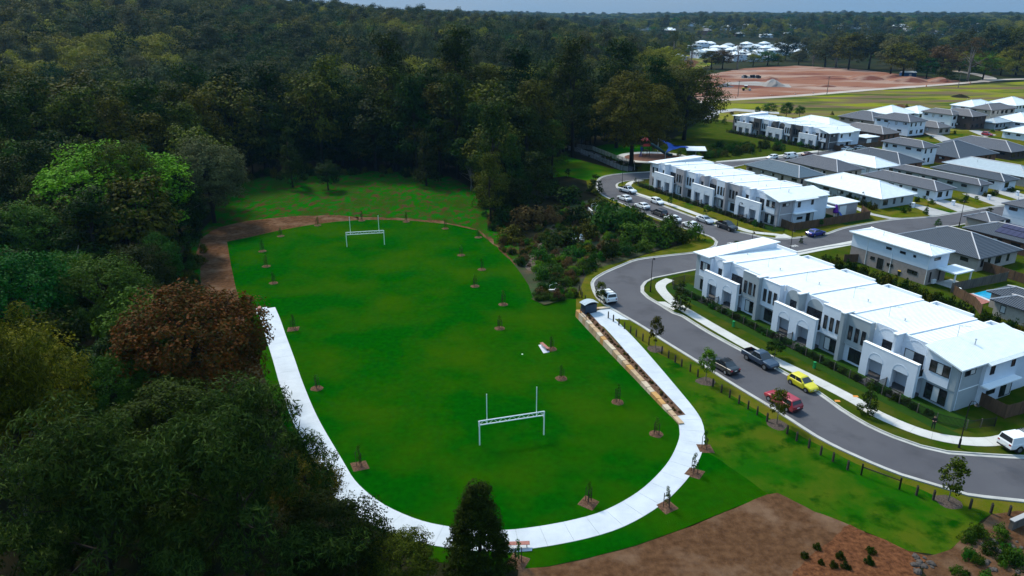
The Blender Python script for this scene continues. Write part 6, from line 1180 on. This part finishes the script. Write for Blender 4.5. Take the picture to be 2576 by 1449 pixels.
# shrubs
SHM = {}; MASS = []; SHO = {}
def shrub_mesh(k, leaf):
    if (k, leaf) not in SHM: me = TREE[k][0].copy(); me.materials.clear(); me.materials.append(LEAF[leaf]); SHM[k, leaf] = me
    return SHM[k, leaf]
def shrub(x, y, h_, w_, leaf, label, group, key=None, name='shrub', mass=False):
    k = key or random.choice(('shrub0', 'shrub1', 'shrub2')); a = random.uniform(0, 6.28)
    if mass and (k, leaf) in SHO: MASS.append((x, y, 0, (w_ / 2, w_ / 2, h_), a, (k, leaf))); return
    o = obj(name, shrub_mesh(k, leaf), None, (x, y, 0), a, label, 'shrub', group); o.scale = (w_ / 2, w_ / 2, h_); SHO.setdefault((k, leaf), o); return o
rs_ = random.Random(21)
def line_shrubs(pts, step, h_, w_, leafs, label, group, jit=.2, z=0):
    for i in range(len(pts) - 1):
        a, c = pts[i], pts[i + 1]; n = max(1, int((c - a).length / step))
        for k in range(n): p = a.lerp(c, (k + .5) / n); shrub(p.x + rs_.uniform(-jit, jit), p.y + rs_.uniform(-jit, jit), h_ * rs_.uniform(.85, 1.15), w_ * rs_.uniform(.85, 1.2), rs_.choice(leafs), label, group)
line_shrubs([g(*Z1(*p), 2.4) for p in ((1075, 215), (1500, 350), (1900, 490), (2180, 615))], 1.35, 3.1, 3.0, ('dark', 'dark', 'olive'), 'clipped shrub of the tall hedge behind the nearest terrace', 'tall hedge behind the nearest terrace')
line_shrubs([g(*ZP(*p), 2.2) for p in ((1700, 850), (2100, 1000), (2700, 1230))], 1.2, 2.6, 2.2, ('dark', 'olive'), 'clipped shrub of the hedge below the pool house', 'hedge below the pool house')
line_shrubs([TL(T3, 1, -2), TL(T3, 45, -2)], 1.3, 1.5, 1.6, ('dark', 'shrub'), 'dark shrub in the front hedge of the farthest terrace', 'front hedge of the farthest terrace')
line_shrubs([g(*Z3(*p)) for p in ((640, 1110), (800, 1160), (1090, 1260))], 1.3, 1.8, 1.7, ('dark', 'olive'), 'shrub in the hedge beside the white roofed corner house', 'corner house hedge')
line_shrubs([TL(T1, 0, -3.1), TL(T1, 46, -3.1)], 1.3, .95, 1.3, ('dark', 'shrub'), 'small dark shrub in the front gardens of the nearest terrace', 'front garden shrubs', .3)
line_shrubs([TL(T2, 0, -3.0), TL(T2, 46, -3.0)], 1.5, .95, 1.4, ('dark',), 'small dark shrub in the front gardens of the middle terrace', 'front garden shrubs of the middle terrace', .3)
for x, y in ((1590, 1140), (1660, 1150), (1960, 1175), (1990, 1150), (2250, 1110), (2180, 1120), (2290, 1100), (2440, 1070), (1500, 1170), (1360, 1280), (1640, 1190), (2000, 545), (1880, 490), (1640, 535), (2390, 445), (2260, 470)):
    p = g(*Z3(x, y)); shrub(p.x, p.y, rs_.uniform(.8, 1.6), rs_.uniform(1.4, 2.4), rs_.choice(('dark', 'shrub', 'olive')), 'garden shrub in the front yards along the side street', 'front yard shrubs on the side street')
CB = [(1545, 575, 488, 130, 'shrub'), (1600, 602, 545, 95, 'mid'), (1655, 615, 540, 100, 'mid'), (1700, 608, 550, 75, 'dark'), (1742, 602, 548, 50, 'shrub'), (1530, 650, 588, 60, 'dark'), (1488, 668, 622, 36, 'mid'), (1412, 620, 560, 95, 'dark'), (1365, 655, 610, 60, 'shrub'), (1420, 505, 448, 105, 'dark'), (1335, 570, 505, 100, 'dry'), (1285, 605, 560, 85, 'olive'), (1470, 600, 545, 80, 'olive'), (1450, 560, 510, 80, 'dark'), (1390, 560, 520, 60, 'dry'), (1440, 650, 612, 70, 'shrub'), (1570, 640, 600, 60, 'shrub'), (1620, 630, 598, 50, 'shrub'), (1380, 470, 440, 60, 'dark'), (1265, 560, 500, 70, 'dark'), (1510, 520, 490, 50, 'olive'), (1365, 700, 660, 50, 'mid'), (1440, 690, 665, 50, 'lime'), (1470, 640, 605, 50, 'olive'), (1395, 690, 655, 70, 'shrub'), (1300, 520, 470, 80, 'dark'), (1225, 520, 470, 60, 'olive'), (1590, 560, 510, 70, 'mid'), (1680, 570, 530, 50, 'mid')]
for bx, by, ty, wp, lf in CB:
    p = g(bx, by); hg = max(.6, top_z(p.x, p.y, ty)); shrub(p.x, p.y, hg * .85, wp * p.y * 1.08 / F, lf, '%s bush among the dense creek planting' % CN[lf], 'creek bushes')
CP = G([(1295, 665), (1330, 630), (1400, 545), (1500, 505), (1640, 562), (1722, 592), (1700, 608), (1560, 652), (1500, 677), (1462, 703), (1445, 740), (1400, 752), (1368, 760), (1347, 742), (1350, 700)])
n = 0; DC = G([(1318, 676), (1340, 640), (1368, 590), (1392, 560), (1402, 566), (1380, 600), (1356, 645), (1344, 690), (1338, 715)])
while n < 270:
    x, y = rs_.uniform(0, 45), rs_.uniform(108, 185)
    if not inside((x, y), CP) or inside((x, y), DC): continue
    n += 1; lf = rs_.choice(('shrub', 'dark', 'dark', 'mid', 'olive', 'lime', 'dry', 'brownish')); hg = rs_.uniform(.6, 2.0)
    if lf in ('lime', 'dry') and rs_.random() < .6: shrub(x, y, rs_.uniform(.7, 1.1), rs_.uniform(1.2, 2.0), lf, '%s grassy tussock in the creek planting' % CN[lf], 'creek tussocks', 'tuft', 'tussock')
    else: shrub(x, y, hg, hg * rs_.uniform(1.0, 1.7), lf, 'low %s shrub in the creek planting' % CN[lf], 'creek shrubs', mass=n > 40)
for poly, N_, hs, lfs, lab, grp in (([(1700, 392), (1800, 372), (1900, 365), (1985, 372), (1960, 380), (1880, 388), (1780, 402)], 50, (1.0, 3.4), ('dark', 'shrub', 'olive', 'mid'), 'shrub in the garden between playground and farthest terrace', 'playground garden shrubs'), ([(1480, 395), (1500, 390), (1600, 420), (1625, 425), (1600, 432), (1560, 420)], 24, (.5, 1.4), ('dark', 'olive'), 'dark shrub along the drainage basin', 'basin shrubs'), ([(2400, 1385), (2450, 1330), (2500, 1320), (2560, 1400), (2560, 1470), (2380, 1470)], 34, (.4, 1.3), ('dark', 'shrub', 'dark'), 'low shrub on the rocky bank at the bottom right', 'rocky bank shrubs'), ([(1220, 480), (1290, 520), (1330, 560), (1320, 640), (1290, 640), (1250, 580), (1200, 540)], 34, (.5, 1.8), ('olive', 'dry', 'dark', 'shrub'), 'scrubby bush on the right edge of the meadow', 'meadow edge scrub'), ([(590, 440), (850, 428), (1120, 440), (1120, 452), (850, 440), (600, 456)], 40, (.8, 3), ('dark', 'olive'), 'dark scrub at the foot of the forest wall', 'forest wall scrub'), ([(470, 560), (500, 545), (520, 640), (490, 700), (520, 770), (600, 830), (560, 840), (460, 740)], 40, (.6, 2.2), ('dark', 'mid', 'olive'), 'leafy scrub between the forest and the dirt track', 'track edge scrub'), ([(1800, 290), (1850, 287), (1960, 300), (1900, 300), (1820, 300)], 14, (.8, 2), ('mid', 'olive'), 'shrub on the paddock lane verge', 'lane shrubs')):
    W = G(poly); xs = [p.x for p in W]; ys = [p.y for p in W]; n = 0
    while n < N_:
        x, y = rs_.uniform(min(xs), max(xs)), rs_.uniform(min(ys), max(ys))
        if inside((x, y), W): n += 1; hg = rs_.uniform(*hs); shrub(x, y, hg, hg * rs_.uniform(1, 1.7), rs_.choice(lfs), lab, grp, mass=grp in ('forest wall scrub', 'track edge scrub', 'meadow edge scrub', 'rocky bank shrubs', 'basin shrubs') and n > 6)
W2 = G([(1225, 545), (1290, 540), (1350, 520), (1420, 520), (1400, 560), (1372, 610), (1350, 665), (1322, 688), (1296, 662), (1262, 628), (1235, 590)])
n = 0
while n < 90:
    x, y = rs_.uniform(-8, 16), rs_.uniform(122, 178)
    if inside((x, y), W2): n += 1; lf = rs_.choice(('dry', 'brownish', 'olive', 'dark', 'shrub')); hg = rs_.uniform(.6, 1.7); shrub(x, y, hg, hg * rs_.uniform(1, 1.8), lf, '%s brush on the field side of the dry creek' % CN[lf], 'dry creek brush', mass=n > 12)
for i in range(26):
    p = g(rs_.uniform(1345, 1452), rs_.uniform(738, 758)); lf = rs_.choice(('lime', 'shrub', 'shrub', 'dark', 'olive')); shrub(p.x, p.y, rs_.uniform(.5, 1.2), rs_.uniform(1.2, 2.2), lf, '%s clump at the near end of the creek planting beside the lawn' % CN[lf], 'creek end clumps', 'tuft' if lf == 'lime' else None)
for i, (x, y) in enumerate(((1015, 1240), (920, 1310), (1045, 1355), (1140, 1380), (1230, 1385), (1405, 1350), (1420, 1270), (1190, 1310))):
    p = g(*Z6(x, y)); shrub(p.x, p.y, rs_.uniform(.5, .8), rs_.uniform(.7, 1.1), 'dark', 'dark grass tuft on the mulched ground, number %d' % (i + 1) if False else 'dark grass tuft planted in the orange mulch', 'tufts in the orange mulch', 'tuft', 'tussock')
# ---- the forest: the nearest trees one by one, the rest one mass
FP = [Vector(p) for p in FOREST]; BUSY = [(o.location.x, o.location.y, 4.5) for o in scn.objects if o.get('category') == 'tree' and o.location.length < 330]
cand = []; grid = {}
def free(x, y, s):
    i, j = int(x // 12), int(y // 12)
    for a in (-1, 0, 1):
        for c in (-1, 0, 1):
            for (u, v, r) in grid.get((i + a, j + c), ()):
                if (u - x) ** 2 + (v - y) ** 2 < max(s, r) ** 2: return False
    grid.setdefault((i, j), []).append((x, y, s)); return True
for x, y, s in BUSY: grid.setdefault((int(x // 12), int(y // 12)), []).append((x, y, s))
fr = random.Random(99)
for E_, N_, lo_, hi_, zn in (([(600, 442), (760, 430), (900, 425), (1040, 428), (1150, 440), (1220, 470)], 40, 6, 13, 'at the foot of the forest wall'), ([(1372, 408), (1425, 378), (1490, 362), (1560, 352), (1640, 340), (1700, 326), (1762, 300)], 34, 7, 15, 'below the tall gums behind playground'), ([(1205, 480), (1240, 530), (1262, 560), (1300, 530), (1350, 470), (1380, 430)], 16, 4, 9, 'among the creek gums beside the meadow')):
    A2 = G(E_)                                          # lower trees that close the forest edge
    for i in range(N_):
        k_ = (i + fr.uniform(.2, .8)) / N_ * (len(A2) - 1); j_ = min(int(k_), len(A2) - 2); p_ = A2[j_].lerp(A2[j_ + 1], k_ - j_) + Vector((fr.uniform(-1, 1), fr.uniform(0, 9))); hh_ = fr.uniform(lo_, hi_)
        lf_ = fr.choice(('dark', 'dark', 'olive')); place_tree(fr.choice(('dome0', 'dome1', 'dome2')), p_.x, p_.y, 0, hh_, hh_ * fr.uniform(.7, .95), lf_, None, 'forest_tree', 'low %s tree %s' % (CN[lf_].replace(' leaved', ''), zn), 'tree', 'low trees ' + zn)
BND = [(430, 585), (500, 540), (560, 500), (620, 478), (700, 468), (780, 500), (850, 600), (950, 680), (1060, 735), (1150, 790), (1250, 870), (1330, 950), (1400, 1040), (1600, 1100)]
def proj(x, y, z):
    dz = z - H; dep = y * math.cos(TH) - dz * math.sin(TH); return CX + F * x / dep, CY - F * (y * math.sin(TH) + dz * math.cos(TH)) / dep, dep
def clears(x, y, h_, w_):                              # keeps the crown off the track, path and lawn beside the bush
    bx, by, _ = proj(x, y, 0)
    if by < 445 or bx > 1150: return True
    for f in (.95, .7, .45, .2):
        px, py, dep = proj(x, y, h_ * f); hw = w_ / 2 * F / dep * (.5 if f > .9 else (.95 if f > .3 else .5))
        if py > 430 and px + hw > np.interp(py, [b[0] for b in BND], [b[1] for b in BND]): return False
    return True
def vis(x, y): return y > 4 and abs(x) < y * .78 + 26
for _ in range(60000):
    r = math.sqrt(fr.uniform(20 ** 2, 900 ** 2)); az = R(fr.uniform(-47, 12)); x, y = r * math.sin(az), r * math.cos(az)
    if not vis(x, y) or not inside((x, y), FP): continue
    edge = min((Vector((x, y)) - p).length for p in FP[2:34]) if r < 240 else 99
    if edge < (8.0 if r < 110 else 4.0): continue
    if free(x, y, 5.2 if r < 110 else (6.6 if r < 230 else 8.6)): cand.append((r, x, y))
cand.sort(); NEAR = cand[:200]; FAR = cand[200:]
for r, x, y in NEAR:
    az = math.degrees(math.atan2(x, y)); q = fr.random()
    if r < 75: h_ = fr.uniform(6, 9); key = fr.choice(('near_dome', 'near_dome2', 'near_gum2')); lf = fr.choice(('dark', 'olive', 'dark', 'mid')); zone = 'under the foreground gums'
    elif r < 125: h_ = fr.uniform(9, 14); key = fr.choice(('near_dome', 'near_dome2', 'dome0', 'dome1')); lf = fr.choice(('dark', 'mid', 'olive', 'dark', 'mid')); zone = 'in the bush left of the dirt track'
    elif r < 190: h_ = fr.uniform(13, 20); key = fr.choice(('dome0', 'dome1', 'dome2', 'gum0', 'gum1')); lf = fr.choice(('dark', 'olive', 'dark', 'mid')); zone = 'behind the vivid lime tree'
    else: h_ = fr.uniform(20, 29); key = fr.choice(('gum0', 'gum1', 'gum2', 'dome1', 'gum1')); lf = fr.choice(('dark', 'olive', 'dark', 'olive')); px_ = proj(x, y, h_)[0]; zone =  ('in %s forest at the left edge' if px_ < 300 else 'in %s forest above the vivid lime tree' if px_ < 600 else 'in %s forest behind the left of meadow' if px_ < 800 else 'in %s forest behind the far goal' if px_ < 1000 else 'in %s forest behind the right of meadow' if px_ < 1250 else 'in %s forest behind the creek gums') % ('front' if r < 235 else 'deeper')
    w_ = h_ * (fr.uniform(.5, .66) if key.startswith('gum') else fr.uniform(.62, .8))
    while h_ > 4 and not clears(x, y, h_, w_): h_ *= .85; w_ *= .85
    if h_ <= 4: continue
    place_tree(key, x, y, hill(x, y), h_, w_, lf, None, 'forest_tree', '%s %s %s %s' % ('tall' if h_ > 24 else 'small' if h_ < 8.5 else 'medium', CN[lf], 'gum' if 'gum' in key else 'round tree', zone), 'tree', 'forest trees ' + zone)
def instancer(name, pts, protos, kind='stuff'):
    me = bpy.data.meshes.new(name); me.from_pydata([p[:3] for p in pts], [], [])
    for nm, ty, k in (('sc', 'FLOAT_VECTOR', 3), ('rot', 'FLOAT', 4), ('vi', 'INT', 5)):
        at = me.attributes.new(nm, ty, 'POINT')
        if ty == 'FLOAT_VECTOR': at.data.foreach_set('vector', [c for p in pts for c in p[3]])
        else: at.data.foreach_set('value', [p[k] for p in pts])
    o = obj(name, me, kind=kind); ng = bpy.data.node_groups.new(name, 'GeometryNodeTree'); ng.interface.new_socket('Geometry', in_out='INPUT', socket_type='NodeSocketGeometry'); ng.interface.new_socket('Geometry', in_out='OUTPUT', socket_type='NodeSocketGeometry')
    N = ng.nodes; Lk = ng.links; gi = N.new('NodeGroupInput'); go = N.new('NodeGroupOutput'); jn = N.new('GeometryNodeJoinGeometry')
    def attr(nm, ty): a = N.new('GeometryNodeInputNamedAttribute'); a.data_type = ty; a.inputs[0].default_value = nm; return a.outputs[0]
    sc, ro, vi = attr('sc', 'FLOAT_VECTOR'), attr('rot', 'FLOAT'), attr('vi', 'INT'); cx = N.new('ShaderNodeCombineXYZ'); Lk.new(ro, cx.inputs[2])
    e2 = N.new('FunctionNodeEulerToRotation'); Lk.new(cx.outputs[0], e2.inputs[0])
    for i, po in enumerate(protos):
        cp = N.new('FunctionNodeCompare'); cp.data_type = 'INT'; cp.operation = 'EQUAL'; Lk.new(vi, cp.inputs[2]); cp.inputs[3].default_value = i
        oi = N.new('GeometryNodeObjectInfo'); oi.inputs['Object'].default_value = po; oi.inputs['As Instance'].default_value = True
        ip = N.new('GeometryNodeInstanceOnPoints'); Lk.new(gi.outputs[0], ip.inputs['Points']); Lk.new(cp.outputs[0], ip.inputs['Selection']); Lk.new(oi.outputs['Geometry'], ip.inputs['Instance']); Lk.new(e2.outputs[0], ip.inputs['Rotation']); Lk.new(sc, ip.inputs['Scale']); Lk.new(ip.outputs[0], jn.inputs[0])
    Lk.new(jn.outputs[0], go.inputs[0]); md = o.modifiers.new('scatter', 'NODES'); md.node_group = ng; return o
# one far tree of each kind stands in the scene and is the pattern for the mass
protos = []
for i, (shape, Hh, Rc, n_, lf) in enumerate((('dome', 23, 8, 30, 'olive'), ('dome', 19, 7.5, 30, 'dark'), ('dome', 21, 7.5, 30, 'mid'), ('dome', 21, 8, 30, 'yellow'), ('gum', 25, 7, 52, 'grey'), ('dome', 24, 8, 30, 'dark'))):
    cl, _ = crown_clumps(shape, Hh, Rc, n_, (1.7, 3.1), 200 + i); me = leaf_cloud('crown_far', cl, 60, .85, .6, LEAF[lf], 300 + i, .1)
    r, x, y = FAR.pop(i * 3); T = thing('forest_tree', '%s canopy tree just behind the tall front gums' % CN[lf], 'tree', (x, y, hill(x, y)), 0, 'canopy trees'); protos.append(obj('crown', me, T)); obj('trunk', TREE['gum0'][1], T)
def pick(r, x, y):
    q = noise.noise((x / 90, y / 90, 1.5)) + fr.uniform(-.35, .35)
    return 3 if q > (.12 if 250 < r < 560 else .30) else (fr.choice((0, 2)) if q > .12 else (fr.choice((0, 1, 5, 4)) if q > -.25 else fr.choice((1, 5))))  # extra yellow green crowns in the middle distance imitate sunlit canopy by colour
pts = []
for r, x, y in FAR: s = fr.uniform(.78, 1.15) * (.85 if r < 450 else 1); pts.append((x, y, hill(x, y), (s * fr.uniform(.9, 1.15), s * fr.uniform(.9, 1.15), s), fr.uniform(0, 6.28), pick(r, x, y)))
ES = G([(1735, 154), (2035, 152), (2040, 108), (1735, 104)]); SITE = G([(1600, 205), (1600, 128), (1640, 132), (1735, 150), (2040, 160), (2300, 178), (2420, 200), (2700, 195), (2700, 260), (1700, 300)])
grid.clear()
for r0, r1, sp, ns, s0 in ((560, 1300, 11, 9000, 1.0), (900, 1700, 13, 9000, 1.1), (1700, 3800, 26, 16000, 1.9)):
    for _ in range(ns):
        r = math.sqrt(fr.uniform(r0 * r0, r1 * r1)); az = fr.uniform(-41, 41); x, y = r * math.sin(R(az)), r * math.cos(R(az))
        if r < 900 and (az < 9 or inside((x, y), ES) or inside((x, y), SITE)): continue
        if r < 1300 and inside((x, y), ES): continue
        if az > 9 and noise.noise((x / 130, y / 130, 8)) > .38: continue
        if not free(x, y, min(sp, 11.9)): continue
        if sp > 12 and fr.random() < .35: continue
        s = s0 * fr.uniform(.6, 1.05) * (.8 if az > 9 and r < 1300 else 1); pts.append((x, y, hill(x, y), (s * 1.1, s * 1.1, s * (.45 if s0 > 1.5 else .95)), fr.uniform(0, 6.28), pick(r, x, y)))
tag(instancer('forest_canopy', pts, protos), 'unbroken forest canopy rolling to the horizon', 'forest')
print('trees near', len(NEAR), 'mass', len(pts))
same = {}
for o in list(scn.objects):
    if o.get('category') == 'tree': same.setdefault(o['label'], []).append(o)
for lab, os_ in same.items():                          # what the look cannot tell apart is told by its place in its group
    if 1 < len(os_) <= 30:
        os_.sort(key=lambda o: o.location.x / max(1, o.location.y))
        for i, o in enumerate(os_): o['label'] = '%s, %s from left' % (lab, ORD[i])
kk = list(SHO); tag(instancer('undergrowth', [m[:5] + (kk.index(m[5]),) for m in MASS], [SHO[k] for k in kk]), 'tangled undergrowth along the creek, the banks and the forest edges', 'undergrowth')
# ================================================================== THE AIR
hz = MB().box(-5300, 5300, -5300, 5300, -2.2, 118).build('haze', None if False else bpy.data.materials.new('haze_air'), kind='stuff', label='thin blue haze filling the air', cat='haze')
hm_ = bpy.data.materials['haze_air']; hm_.use_nodes = True; t = hm_.node_tree; t.nodes.clear(); ou = t.nodes.new('ShaderNodeOutputMaterial'); pv = t.nodes.new('ShaderNodeVolumePrincipled')
pv.inputs['Color'].default_value = (.24, .58, 1, 1); pv.inputs['Density'].default_value = .00005; pv.inputs['Anisotropy'].default_value = .2
t.links.new(pv.outputs[0], ou.inputs['Volume'])
